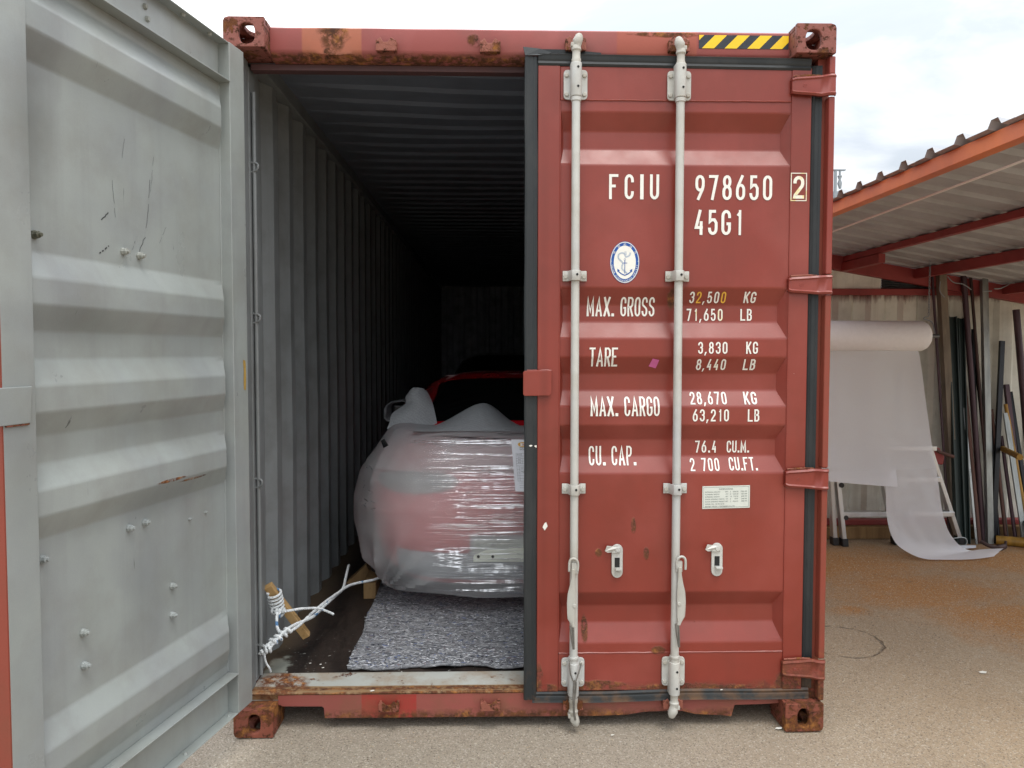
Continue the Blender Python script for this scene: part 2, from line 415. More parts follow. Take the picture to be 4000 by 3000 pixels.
# white spilled specks and dark damp blots
c = b.mix(b.math('MULTIPLY', b.step(b.noise(14, 5, 0.7, off=(2, 4, 4)), 0.69, 0.73), 0.6), c, (0.62, 0.60, 0.56))
c = b.mix(b.math('MULTIPLY', b.step(b.noise(6, 7, 0.7, off=(9, 4, 4)), 0.62, 0.72), 0.4), c, (0.12, 0.10, 0.08))
# a ring-shaped crack and a wandering hairline
q = b.n('ShaderNodeVectorMath', operation='SUBTRACT'); b.L(b.co, q.inputs[0]); q.inputs[1].default_value = (2.96, 0.985, 0)
l = b.n('ShaderNodeVectorMath', operation='LENGTH'); b.L(q.outputs[0], l.inputs[0])
rr = b.math('ABSOLUTE', b.math('SUBTRACT', b.math('ADD', l.outputs['Value'], b.math('MULTIPLY', b.math('SUBTRACT', b.noise(5, 7, 0.6), 0.5), 0.10)), 0.225))
ck = b.math('MULTIPLY', b.step(rr, 0.009, 0.002), b.step(b.noise(9, 3), 0.38, 0.50))
ln = b.math('ABSOLUTE', b.math('SUBTRACT', b.noise(0.8, 8, 0.55, off=(3.7, 1.1, 0)), 0.5))
ck = b.math('MAXIMUM', ck, b.math('MULTIPLY', b.math('MULTIPLY', b.step(ln, 0.0022, 0.0006), b.step(b.noise(0.5, 2, off=(1, 5, 0)), 0.56, 0.62)), 0.6))
c = b.mix(b.math('MULTIPLY', ck, 0.55), c, (0.045, 0.036, 0.028))
nrm = b.bump(b.math('ADD', b.math('MULTIPLY', st, 0.8), b.noise(260, 3)), 0.004, 0.7)
nrm = b.bump(b.math('SUBTRACT', b.noise(3, 5), ck), 0.012, 0.8, nrm)
b.princ(c, 0.86, 0, nrm, 0.3)
M['ground'] = b.m
g = MB()
xs = [-150, -40, -12, -6] + [-4 + 0.5 * i for i in range(33)] + [15, 40, 150]
ys = [-150, -40, -12, -6] + [-4 + 0.5 * i for i in range(33)] + [15, 40, 150]
g.grid([[(xx, yy, 0.006 * nz((xx, yy, 0), 0.8) - 0.004 if abs(xx) < 20 and abs(yy) < 20 else -0.004) for xx in xs] for yy in ys])
gr = struct(g.build('ground', M['ground'], smooth=True))
rg = random.Random(3)
for mname, colr, cnt in (('stone_pale', (.50, .44, .34), 4800), ('stone_tan', (.36, .27, .17), 4500), ('stone_dark', (.13, .10, .075), 3000)):
    M[mname] = plain(mname, colr, .75, 0, .35, 40, .0004, .3)
    mb = MB()
    for _ in range(cnt):
        dd_ = rg.random() ** 1.4
        xx = rg.uniform(-.9, 5.6); yy_ = -.55 + 3.3 * dd_
        if xx < 2.45 and yy_ > .75: continue
        zz_ = .006 * nz((xx, yy_, 0), .8) - .0045
        s_ = rg.uniform(.0016, .0042) * (1.25 if yy_ > 1 else 1); an = rg.uniform(0, PI)
        pts = [(s_ * math.cos(an + 2 * PI * k / 5) * rg.uniform(.7, 1.2), s_ * math.sin(an + 2 * PI * k / 5) * rg.uniform(.5, 1.0)) for k in range(5)]
        mb.add([(xx + a, yy_ + c_, zz_) for a, c_ in pts] + [(xx + a * .5, yy_ + c_ * .5, zz_ + s_ * rg.uniform(.25, .6)) for a, c_ in pts], [(k, (k + 1) % 5, 5 + (k + 1) % 5, 5 + k) for k in range(5)] + [(5, 6, 7, 8, 9)])
    sg_ = mb.build('aggregate', M[mname], gr, recalc=False); sg_['kind'] = 'stuff'

# ================================================================== CONTAINER
CT = thing('shipping_container', 'oxide red high cube shipping container with one door closed and grey inside, loaded with cars', 'shipping container', (1.219, 0.0, 0.0))

def ring_plate(mb, w_, h_, hw, hh, t, fn, n=40, hx=0.0, hy=0.0, corner=None, p=2.6):
    """plate w_ x h_ (centred) with a superellipse hole hw x hh at hx,hy, thickness t; fn(u,v,d)"""
    outer, inner = [], []
    for k in range(n):
        a = 2 * PI * k / n + 1e-4
        ca, sa = math.cos(a), math.sin(a)
        rr_ = 1 / max(abs(ca) / (w_ / 2), abs(sa) / (h_ / 2))
        ou, ov = ca * rr_, sa * rr_
        if corner:
            cu, cv_, cr_ = corner
            if ou * cu > 0 and ov * cv_ > 0:
                du, dv_ = abs(ou) - (w_ / 2 - cr_), abs(ov) - (h_ / 2 - cr_)
                if du > 0 and dv_ > 0:
                    ll = math.hypot(du, dv_)
                    if ll > cr_: ou = math.copysign(w_ / 2 - cr_ + du / ll * cr_, ou); ov = math.copysign(h_ / 2 - cr_ + dv_ / ll * cr_, ov)
        outer.append((ou, ov))
        inner.append((hx + math.copysign(abs(ca) ** (2 / p), ca) * hw / 2, hy + math.copysign(abs(sa) ** (2 / p), sa) * hh / 2))
    rows = [[fn(u, v, 0) for u, v in outer], [fn(u, v, 0) for u, v in inner], [fn(u, v, t) for u, v in inner], [fn(u, v, t) for u, v in outer]]
    mb.grid(rows, cu=True, cv=True)

def casting(xo, sgn, zb, top, mat, y0=0.0):
    """corner casting: sgn=+1 extends to +x from outer face xo; zb bottom z"""
    mb = MB(); W, H, D = 0.162, 0.118, 0.178
    cx_, cz = xo + sgn * W / 2, zb + H / 2
    hp = (0.064, 0.080) if top else (0.050, 0.078)
    ring_plate(mb, W, H, hp[0], hp[1], 0.022, lambda u, v, d: (cx_ + u, y0 + d, cz + v), hx=(0.012 * sgn if top else 0.004 * sgn), hy=-0.006 if top else 0, corner=(-sgn, 1 if top else -1, 0.018))
    ring_plate(mb, D - 0.022, H, 0.070, 0.072, 0.024, lambda u, v, d: (xo + sgn * (d + 0.0004), y0 + 0.022 + (D - 0.022) / 2 + u, cz + v))
    zz = zb + H if top else zb
    sg = -1 if top else 1
    ring_plate(mb, W - 0.024, D - 0.022, 0.062, 0.110, 0.020, lambda u, v, d: (xo + sgn * (0.024 + (W - 0.024) / 2) + u, y0 + 0.022 + (D - 0.022) / 2 + v, zz + sg * (d + 0.0004)))
    xi = xo + sgn * W
    a_, b_ = sorted((xi, xi - sgn * 0.012))
    z0_, z1_ = (zb, zb + H - 0.02) if top else (zb + 0.02, zb + H)
    mb.box(a_, b_, y0 + 0.022, y0 + D, z0_, z1_)
    a_, b_ = sorted((xo + sgn * 0.024, xi - sgn * 0.012))
    mb.box(a_, b_, y0 + D - 0.012, y0 + D, z0_, z1_)
    fz = (zb, zb + 0.014) if top else (zb + H - 0.014, zb + H)
    mb.box(a_, b_, y0 + 0.022, y0 + D - 0.012, *fz)
    return mb.build('corner_casting', mat, CT, bevel=0.004)
casting(0.0, 1, 2.778, True, M['cast']); casting(2.438, -1, 2.778, True, M['cast'])
casting(0.0, 1, 0.0, False, M['cast_low']); casting(2.438, -1, 0.0, False, M['cast_low'])

# header with its lip; an upper edge a little wavy
mb = MB()
rows = []
n = 60
for i in range(n + 1):
    xx = 0.163 + (2.275 - 0.163) * i / n
    wv = 0.003 * nz((xx * 6, 0, 0))
    dent = -0.007 * math.exp(-((xx - 0.42) / 0.07) ** 2)
    prof = [(0.20, 2.888), (0.082, 2.888 + wv * 0.4), (0.076, 2.882 + wv), (0.076 - dent * 0.3, 2.80), (0.082, 2.788 + dent), (0.098, 2.778), (0.112, 2.768), (0.20, 2.768)]
    rows.append([(xx, py, pz) for py, pz in prof])
mb.grid(rows)
mb.build('top_header', M['header'], CT, smooth=True)
MB().box(0.06, 2.378, 0.150, 0.20, 2.742, 2.7675).build('header_underside', M['shadedgrime'], CT, bevel=0.003)
# lock keepers
def keeper(xc, zc, y0_, mat, dz=0.055):
    m2 = MB()
    m2.prism([(-.042, -.5 * dz), (.042, -.5 * dz), (.040, .2 * dz), (.020, .5 * dz), (.006, .15 * dz), (-.012, .15 * dz), (-.024, .5 * dz), (-.040, .2 * dz)], lambda a, b_, d: (xc + a, d, zc + b_), y0_ - 0.036, y0_ - 0.028)
    m2.box(xc - .042, xc - .032, y0_ - .0365, y0_ + .01, zc - .5 * dz + .004, zc + .30 * dz)
    m2.box(xc + .030, xc + .041, y0_ - .0365, y0_ + .01, zc - .5 * dz + .004, zc + .30 * dz)
    m2.box(xc - .03, xc + .028, y0_ - .030, y0_ + .01, zc - .5 * dz + .001, zc - .38 * dz)
    return m2.build('lock_keeper', mat, CT, bevel=0.003)
for xk in (0.633, 1.050): keeper(xk, 2.812, 0.078, M['rustbar'])
for xk in (1.395, 1.815): keeper(xk, 2.825, 0.078, M['rustbar'], 0.06)
for xk in (0.628, 1.050, 1.395, 1.815): keeper(xk, 0.108, 0.070, M['rustbar'], 0.045)
# hazard tape on the header
tp = MB().box(1.902, 2.272, 0.0742, 0.0765, 2.820, 2.874).build('hazard_tape', M['black'], CT)
mb = MB()
h0, h1 = 2.8205, 2.8735
for i in range(-1, 6):
    a = 1.902 + 0.012 + i * 0.0935
    poly = [(a, h0), (a + 0.050, h0), (a + 0.050 + 0.053, h1), (a + 0.053, h1)]
    # clip to the tape
    def clip(poly, lo, hi):
        for side in (0, 1):
            out = []
            for k in range(len(poly)):
                p, q = poly[k], poly[(k + 1) % len(poly)]
                ins = (lambda r: r[0] >= lo) if side == 0 else (lambda r: r[0] <= hi)
                bd = lo if side == 0 else hi
                if ins(p): out.append(p)
                if ins(p) != ins(q):
                    t = (bd - p[0]) / (q[0] - p[0]); out.append((bd, p[1] + (q[1] - p[1]) * t))
            poly = out
            if not poly: return []
        return poly
    poly = clip(poly, 1.9025, 2.2715)
    if len(poly) > 2: mb.add([(px, 0.0736, pz) for px, pz in poly], [tuple(range(len(poly)))])
mb.build('yellow_stripes', M['yellow'], tp, recalc=False)

# sill: face with fork cut-outs, tread plate
zt = 0.152
face = [(0.163, 0.104), (0.172, 0.104), (0.180, 0.098), (0.345, 0.096), (0.352, 0.090), (0.356, 0.046)]
face += [(1.52, 0.043), (1.62, 0.046), (1.70, 0.058), (1.78, 0.061), (1.86, 0.060), (1.92, 0.046), (2.03, 0.040), (2.072, 0.034), (2.086, 0.084), (2.20, 0.086), (2.275, 0.090), (2.275, zt), (0.163, zt)]
MB().prism(face, lambda a, b_, d: (a, d, b_), 0.070, 0.078).build('rear_sill', M['sill'], CT, bevel=0.002)
mb = MB()
rows = []
for i in range(81):
    xx = 0.05 + 2.338 * i / 80
    e = 0.002 * nz((xx * 9, 1, 0))
    rows.append([(xx, 0.0785, 0.120), (xx, 0.0700, 0.146 + e), (xx, 0.0660, 0.1525 + e), (xx, 0.071, 0.1575 + e), (xx, 0.083, 0.1595), (xx, 0.125, 0.158 + e), (xx, 0.140, 0.1645), (xx, 0.215, 0.1665), (xx, 0.222, 0.170), (xx, 0.235, 0.170)])
mb.grid(rows).build('threshold_plate', M['tread'], CT, smooth=True)
MB().box(0.13, 2.31, 0.079, 11.9, 0.105, 0.119).build('underframe', M['sill'], CT)
for xa in (0.02, 2.34): MB().box(xa, xa + .08, 0.19, 12.0, 0.03, 0.16).build('bottom_rail', M['sill'], CT)

# floor: dark worn plywood
b = NB('dark_oiled_plywood')
n1 = b.noise(7, 8, 0.65, stretch=(1, 0.25, 1))
c = b.mix(b.step(n1, 0.35, 0.68), (0.012, 0.009, 0.008), (0.040, 0.028, 0.022))
c = b.mix(b.math('MULTIPLY', b.step(b.noise(30, 6, 0.7), 0.55, 0.7), 0.25), c, (0.10, 0.07, 0.05))
c = b.mix(b.math('MULTIPLY', b.zone((0.10, 0.30, .17), (.055, .11, .1), 0.5, 14), 0.7), c, (0.34, 0.37, 0.33))
yy = b.sep()[1]
c = b.mix(b.math('MULTIPLY', b.math('MULTIPLY', b.step(b.noise(55, 3, 0.6, stretch=(1, 0.8, 1), off=(1, 1, 0)), 0.69, 0.705), b.step(yy, 0.75, 0.35)), 0.8), c, (0.62, 0.62, 0.58))
c = b.mix(b.math('MULTIPLY', b.step(b.sep()[0], 0.16, 0.03), 0.55), c, (0.12, 0.085, 0.05))
b.princ(c, b.step(n1, 0.3, 0.7, 0.42, 0.65), 0, b.bump(b.noise(24, 7, 0.65), 0.003, 0.6), 0.35)
M['floor'] = b.m
rows = [[(0.004 + 2.430 * i / 24, 0.236 + 11.8 * (j / 60) ** 1.6, 0.170 + 0.003 * nz((i * 0.4, j * 0.5, 0))) for i in range(25)] for j in range(61)]
MB().grid(rows).build('floor', M['floor'], CT, smooth=True)

# posts
for s_, xo in ((1, 0.0), (-1, 2.438)):
    mb = MB()
    def bx(xa, xb, ya, yb, za=0.118, zb_=2.778):
        p, q = sorted((xo + s_ * xa, xo + s_ * xb)); mb.box(p, q, ya, yb, za, zb_)
    bx(0.0, 0.048, 0.062, 0.155)
    if s_ == 1: bx(0.006, 0.050, 0.155, 0.245, 0.17, 2.76)
    else: bx(0.006, 0.050, 0.155, 0.245, 0.17, 2.76)
    mb.build('corner_post', M['greyin'] if s_ == 1 else M['post'], CT, bevel=0.003)
# lashing bar along the left post, welded on with little lugs
mb = MB().tube([(0.062, 0.178, 0.19), (0.062, 0.178, 2.66)], 0.0085, 10)
for zz_ in (0.30, 1.02, 1.72, 2.35):
    mb.tube(smooth_path([(0.048, 0.178, zz_ - .02), (0.074, 0.170, zz_ - .012), (0.078, 0.170, zz_ + .012), (0.048, 0.178, zz_ + .02)], 4), 0.005, 8)
mb.build('lashing_bar', M['greyin'], CT, smooth=True)
# paint marks in red and black on the post
b = NB('red_scrape'); b.princ((0.45, 0.05, 0.03), 0.6); M['redscrape'] = b.m

# side walls: pressed vertical corrugation
def corr_wall(sign, x_in, x_out, y0_, y1_, name='side_wall'):
    prof = []
    yv = y0_
    while yv < y1_:
        for dy, dd_ in ((0.0, 0), (0.070, 0), (0.068, 1), (0.072, 1)):
            prof.append((yv + {0: 0, 1: 0.070, 2: 0.138, 3: 0.210}[len(prof) % 4], [0, 0, 1, 1][len(prof) % 4]))
        yv += 0.278
    rows = []
    zs = [0.168 + (2.80 - 0.168) * k / 14 for k in range(15)]
    for zz_ in zs:
        rows.append([((x_in if d_ == 0 else x_out) + sign * 0.004 * nz((1.2 * py, zz_ * 1.3, sign)), py, zz_) for py, d_ in prof if py <= y1_])
    return MB().grid(rows).build(name, M['greyin'], CT)
corr_wall(1, 0.043, 0.007, 0.245, 12.05)
corr_wall(-1, 2.395, 2.431, 0.245, 12.05)
MB().box(0.004, 0.064, 0.20, 12.05, 2.802, 2.89).build('top_rail', M['greyin'], CT, bevel=0.004)
MB().box(2.374, 2.434, 0.20, 12.05, 2.802, 2.89).build('top_rail', M['greyin'], CT, bevel=0.004)
# roof: shallow bows across, dented near the door
rows = []
nx = 30
yv = 0.16
k = 0
prof = []
while yv < 12.05:
    prof += [(yv, 0), (yv + 0.075, 0), (yv + 0.100, 1), (yv + 0.155, 1), (yv + 0.182, 0)]
    yv += 0.209
for py, d_ in prof:
    r_ = []
    for i in range(nx + 1):
        t = i / nx
        xx = 0.045 + 2.348 * t
        dent = 0.030 * math.exp(-((py - 1.0) / 1.0) ** 2) * math.sin(PI * t) ** 2 * (0.6 + 0.6 * math.sin(2.4 * t + py * 1.5))
        r_.append((xx, py + 0.012 * nz((xx * 1.3, py * 1.2, 3)), 2.868 - 0.014 * d_ * min(1, 8 * min(t, 1 - t)) - dent + 0.004 * nz((xx * 2, py * 2, 9))))
    rows.append(r_)
MB().grid(rows).build('roof_panel', M['roofin'], CT, smooth=False)
MB().box(0.0, 2.438, 0.21, 12.1, 2.893, 2.8955).build('roof_skin', M['post'], CT)
for xa in (-0.002, 2.435): MB().box(xa, xa + .005, 0.18, 12.15, 0.10, 2.892).build('outer_side_skin', M['post'], CT)
MB().box(0.0, 2.438, 12.11, 12.16, 0.10, 2.892).build('outer_end_skin', M['post'], CT)
for xa in (0.0, 2.384): MB().box(xa, xa + .054, 12.03, 12.10, 0.16, 2.85).build('inner_corner_post', M['greyin'], CT)
# front end wall
prof = []
xx = 0.043
while xx < 2.40:
    prof += [(xx, 0), (xx + 0.10, 0), (xx + 0.125, 1), (xx + 0.215, 1)]
    xx += 0.24
rows = [[(min(px, 2.4), 12.03 + 0.045 * d_, zz_) for px, d_ in prof] for zz_ in (0.168, 1.0, 2.0, 2.87)]
M['endwall'] = painted('chalky_end_wall', (0.50, 0.52, 0.54), 0.45, dirty=0.6, dirt=(0.12, 0.12, 0.12), streak=(0.7, (0.16, 0.17, 0.18)), chips=.2)
MB().grid(rows).build('end_wall', M['endwall'], CT)

# ------------------------------------------------------------------ corrugated door panel profile (shared by both doors)
BR = [(2.60, 0), (2.555, 0), (2.485, 1), (2.412, 1), (2.342, 0), (1.845, 0), (1.775, 1), (1.705, 1), (1.635, 0), (1.560, 0), (1.490, 1), (1.420, 1), (1.354, 0),
      (1.278, 0), (1.214, 1), (1.145, 1), (1.076, 0), (0.577, 0), (0.512, 1), (0.440, 1), (0.362, 0), (0.321, 0)]
DEP = 0.037
def profd(z_):
    return sum(_prof(z_ + q) for q in (-.0045, -.0022, 0, .0022, .0045)) / 5
def _prof(z_):
    for (za, da), (zb_, db) in zip(BR, BR[1:]):
        if zb_ <= z_ <= za:
            t = (za - z_) / (za - zb_); return DEP * (da + (db - da) * t)
    return 0.0
def panel(mb, a0, a1, depth0, sgn=1, e=0.030, wob=0.0012, e1=None):
    if e1 is None: e1 = e
    rows = []
    zz_all = set()
    for (za, _), (zb_, _) in zip(BR, BR[1:]):
        if za - zb_ > .2: zz_all |= {za - (za - zb_) * q / 4 for q in (1, 2, 3)}
    for za, _ in BR: zz_all |= {za + q for q in (-.020, -.007, -.0045, -.002, .002, .0045, .007, .018)}
    zz_all = sorted([q for q in zz_all if .321 <= q <= 2.60] + [.321, 2.60], reverse=True)
    full = [(q, profd(q) / DEP) for q in zz_all]
    N = 14
    for zz_, d_ in full:
        r_ = [(a0, depth0, zz_)]
        for i in range(N + 1):
            t = i / N
            aa = a0 + e * d_ + 0.002 + (a1 - a0 - (e + e1) * d_ - 0.004) * t
            r_.append((aa, depth0 + sgn * DEP * d_ + (wob * nz((aa * 3, zz_ * 4, depth0 * 50)) if 0 < i < N else 0), zz_))
        r_.append((a1, depth0, zz_))
        rows.append(r_)
    return mb.grid(rows)

# ------------------------------------------------------------------ RIGHT DOOR (closed)
YF = 0.050                                           # outer face of the door frame
RX0, RX1 = 1.243, 2.362
mb = MB()
mb.box(RX0, 1.334, YF, YF + .055, 0.158, 2.737)
mb.box(2.280, RX1, YF, YF + .055, 0.158, 2.737)
mb.box(1.334, 2.280, YF + .0022, YF + .052, 2.600, 2.735)
mb.box(1.334, 2.280, YF + .0022, YF + .052, 0.160, 0.321)
RD = mb.build('closed_door', M['door'], CT, bevel=0.004)
panel(MB(), 1.334, 2.280, YF + 0.004, e=.014, e1=.030).build('door_panel', M['door'], RD, smooth=True)
# weld beads
for zz_ in (2.601, 0.321):
    MB().tube([(1.336 + 0.942 * i / 60, YF + .003, zz_ + 0.0016 * nz((i * .7, zz_, 0))) for i in range(61)], [0.0030 + 0.0012 * abs(nz((i, 0, 3), .9)) for i in range(61)], 6).build('weld_bead', M['door'], RD, smooth=True)
for xx in (1.334, 2.281):
    MB().tube([(xx + 0.0012 * nz((0, i * .6, xx)), YF + .002, 0.325 + 2.27 * i / 80) for i in range(81)], 0.0028, 6).build('weld_bead', M['door'], RD, smooth=True)
# gasket: a three-ridge rubber strip round the door
def gasket(path_pts, wdir, name='gasket', wid=0.055, closed=False, y0_=0.040, wave=0.0):
    """strip swept along path; wdir unit vector across, points outwards"""
    mb = MB(); rows = []
    for i, p in enumerate(path_pts):
        wv = wave * nz((p[0] * 3, p[2] * 3, 4))
        sec = [(0.0, 0.028), (0.002, 0.010), (0.010, 0.005), (0.020, 0.0075), (0.026, 0.004), (0.036, 0.005), (0.046, 0.001), (wid - .002, 0.004), (wid, 0.016), (wid - .004, 0.040)]
        rows.append([(p[0] + wdir[0] * (a + wv), y0_ + d_ + wv * 0.4, p[2] + wdir[1] * (a + wv)) for a, d_ in sec])
    return mb.grid(rows).build(name, M['rubber'], RD, smooth=True)
def seg(p, q, n): return [tuple(p[k] + (q[k] - p[k]) * i / n for k in range(3)) for i in range(n + 1)]
gasket(seg((1.243, 0, 0.128), (1.243, 0, 2.770), 60), (-1, 0), wave=0.003)
gasket(seg((1.243, 0, 2.734), (2.356, 0, 2.724), 40), (0, 1), wid=0.050)
gasket(seg((2.361, 0, 0.160), (2.361, 0, 2.750), 50), (1, 0), wid=0.038, y0_=0.056)
gasket(seg((1.225, 0, 0.159), (2.392, 0, 0.166), 60), (0, -1), wid=0.042, wave=0.007, y0_=0.044)
# torn rubber tongues at the upper left corner of the gasket
MB().add([(1.182, 0.045, 2.806), (1.25, 0.047, 2.800), (1.30, 0.05, 2.786), (1.245, 0.040, 2.772), (1.190, 0.038, 2.770)], [(0, 1, 2, 3, 4)]).add([(1.19, 0.070, 2.808), (1.36, 0.068, 2.806), (1.50, 0.066, 2.794), (1.50, 0.066, 2.788), (1.30, 0.070, 2.786)], [(0, 1, 2, 3, 4)]).build('gasket_tongue', M['rubber'], RD, solid=0.004)

# locking rods
def rod(xc, cam_top, cam_bot, flip):
    r_ = 0.0170
    YR = 0.020
    mb = MB()
    mb.tube([(xc, YR, cam_bot + 0.12), (xc + 0.0, YR, 1.4), (xc, YR, cam_top - 0.11)], r_, 20)
    rd = mb.build('lock_rod', M['zinc'], RD, smooth=True)
    for zt_, sg in ((cam_top, 1), (cam_bot, -1)):
        m2 = MB()
        L_ = [(0.118, .0185), (0.100, .0190), (0.096, .0165), (0.070, .0160), (0.064, .0205), (0.052, .0195), (0.046, .0150), (0.040, .0175), (0.030, .0200), (0.016, .0175), (0.004, .0130), (0.0, .007)]
        pts = [(xc + (0.004 * flip if d < .05 else 0) + (0.006 * flip if d < .02 else 0), YR - (0.003 if d < .05 else 0), zt_ - sg * d) for d, _ in L_]
        m2.tube(pts, [q for _, q in L_], 12)
        # the cam lobes
        m2.box(xc - .022 if flip > 0 else xc - .006, xc + .006 if flip > 0 else xc + .022, YR - .012, YR + .014, zt_ - sg * .044 - .008, zt_ - sg * .044 + .008)
        m2.box(xc - .006 if flip > 0 else xc - .024, xc + .024 if flip > 0 else xc + .006, YR - .010, YR + .012, zt_ - sg * .018 - .009, zt_ - sg * .018 + .009)
        m2.build('lock_cam', M['zincworn'], RD, smooth=True, bevel=0.003)
def bracket(xc, z0_, z1_, top):
    YR = 0.020
    mb = MB()
    zc_ = (z0_ + z1_) / 2
    def rr(x0, x1, za, zb_, cr):
        pts = []
        for cx_, cz_, a0 in ((x1 - cr, zb_ - cr, 0), (x0 + cr, zb_ - cr, 90), (x0 + cr, za + cr, 180), (x1 - cr, za + cr, 270)):
            for q in range(4):
                a = math.radians(a0 + 30 * q); pts.append((cx_ + cr * math.cos(a), cz_ + cr * math.sin(a)))
        return pts
    mb.prism(rr(xc - .048, xc + .048, z0_, z1_, .014), lambda a, b_, d: (a, d, b_), YF - 0.0095, YF - 0.0005)
    # sleeve, half-hexagonal saddle round the rod
    rows = []
    for zz_ in (z0_ + .004, z0_ + .006, z1_ + .018, z1_ + .020):
        tp_ = 1.0 if (z0_ + .005 < zz_ < z1_ + .019) else 0.93
        rows.append([(xc + .0225 * tp_ * math.cos(a), YR + .0225 * tp_ * math.sin(a) * 1.0, zz_) for a in [math.radians(q) for q in range(180, 361, 15)]] + [(xc + .0225, YF - .001, zz_), (xc - .0225, YF - .001, zz_)])
    sh = (0.020 if top else -0.020)
    rows = [[(p[0], p[1], p[2] + (sh - 0.012 if not top else 0)) for p in r_] for r_ in rows]
    o_ = len(mb.v); nn = len(rows[0])
    mb.grid(rows, cu=True); mb.f.append(tuple(o_ + k for k in range(nn))); mb.f.append(tuple(o_ + 3 * nn + k for k in range(nn)))
    br = mb.build('rod_bracket', M['zinc'], RD, smooth=True, bevel=0.002)
    for xb, zb_ in ((xc - .036, z0_ + .020), (xc + .036, z0_ + .020), (xc - .036, z1_ - .022), (xc + .036, z1_ - .022)):
        MB().tube([(xb, YF - .009, zb_), (xb, YF - .0145, zb_), (xb, YF - .016, zb_)], [.0095, .0095, .007], 6).build('bolt_head', M['zincworn'], RD)
    for q in ((z1_ - .002, z0_ + .040) if top else (z0_ + .075, z0_ + .005)):
        MB().tube([(xc + .006, YR - .0235, q), (xc + .006, YR - .0215, q)], .0048, 12).build('grease_hole', M['hole'], RD)
    m4 = MB().tube([(xc, YR, z0_ - .014 if top else z1_ + .004), (xc, YR, z0_ + .003 if top else z1_ + .016)], .0205, 20)
    m4.build('collar', M['zinc'], RD, smooth=True, bevel=0.002)
def mid_clamp(xc, zc_):
    YR = 0.020
    h = 0.021
    mb = MB()
    sec = [(-.049, .001), (-.030, .001), (-.024, .006), (-.019, .030), (-.013, .0455), (0, .0500), (.013, .0455), (.019, .030), (.024, .006), (.030, .001), (.049, .001)]
    rows = []
    for zz_ in (zc_ - h, zc_ + h):
        rows.append([(xc + a, YF - d_ - .005, zz_) for a, d_ in sec])
    mb.grid(rows).build('rod_clamp', M['zinc'], RD, smooth=True, solid=0.006, bevel=0.0015)
    for xb in (xc - .038, xc + .038): MB().tube([(xb, YF - .008, zc_ - .002), (xb, YF - .0145, zc_ - .002)], [.0095, .0088], 6).build('bolt_head', M['zincworn'], RD)
    MB().tube([(xc + .005, YF - .0592, zc_ + .003), (xc + .005, YF - .0560, zc_ + .003)], .005, 12).build('grease_hole', M['hole'], RD)
for xc, ct, cb, fl in ((1.394, 2.850, 0.028, 1), (1.815, 2.841, 0.058, -1)):
    rod(xc, ct, cb, fl)
    bracket(xc, 2.598, 2.716, True)
    bracket(xc, 0.184, 0.306, False)
    mid_clamp(xc, 1.889); mid_clamp(xc, 1.016)

# handles hanging from their hubs
def handle(xc, zt_, lean):
    mb = MB()
    hub = smooth_path([(xc - .022, -.004, zt_ - .052), (xc - .021, -.006, zt_ - .012), (xc - .010, -.006, zt_ + .002), (xc + .006, -.006, zt_ - .002), (xc + .014, -.004, zt_ - .020), (xc + .012, -.002, zt_ - .052)], 4)
    if lean > 0: hub = [Vector((2 * xc + .006 - p.x, p.y, p.z)) for p in hub]
    mb.tube(hub, .0055, 8)
    mb.box(xc - .012, xc + .016, -.004, .012, zt_ - .062, zt_ - .018)
    mb.build('handle_hub', M['zinc'], RD, smooth=True, bevel=0.002)
    L_ = 0.345
    cl_ = [(0, .008, 0), (-.03, .008, 0), (-.065, .012, .25), (-.10, .0175, .6), (-.14, .0190, .8), (-.18, .0180, .8), (-.205, .017, .7), (-.228, .0085, .1), (-.24, .0080, -.3)]
    rows = []
    for dz, hw, off in cl_:
        cx_ = xc + (-.006 if lean < 0 else .004) + off * .009 * lean
        rows.append([(cx_ - hw, -.012, zt_ - .04 + dz), (cx_ - hw * .4, -.016, zt_ - .04 + dz), (cx_ + hw * .6, -.016, zt_ - .04 + dz), (cx_ + hw, -.010, zt_ - .04 + dz), (cx_ + hw * .8, -.004, zt_ - .04 + dz), (cx_ - hw * .8, -.005, zt_ - .04 + dz)])
    m2 = MB(); o_ = len(m2.v); m2.grid(rows, cu=True); m2.f.append(tuple(range(6))); m2.f.append(tuple(len(m2.v) - 6 + k for k in range(6)))
    m2.tube([(xc + .0, -.014, zt_ - .19), (xc + .0, -.0195, zt_ - .19)], .008, 12)
    m2.build('handle', M['zincworn'], RD, smooth=True, bevel=0.0015)
    m3 = MB()
    x0_ = xc + (-.012 if lean < 0 else -.006)
    for dx in (-.0045, .0045):
        m3.tube([(x0_ + dx * (1.2), -.010, zt_ - .275), (x0_ + .003 + dx, -.012, zt_ - .31), (x0_ + .009 + dx * .5, -.012, zt_ - .372)], [.0042, .0040, .0025], 8)
    m3.build('handle_grip', M['handsteel'], RD, smooth=True)
handle(1.394, 0.735, -1)
handle(1.822, 0.740, 1)
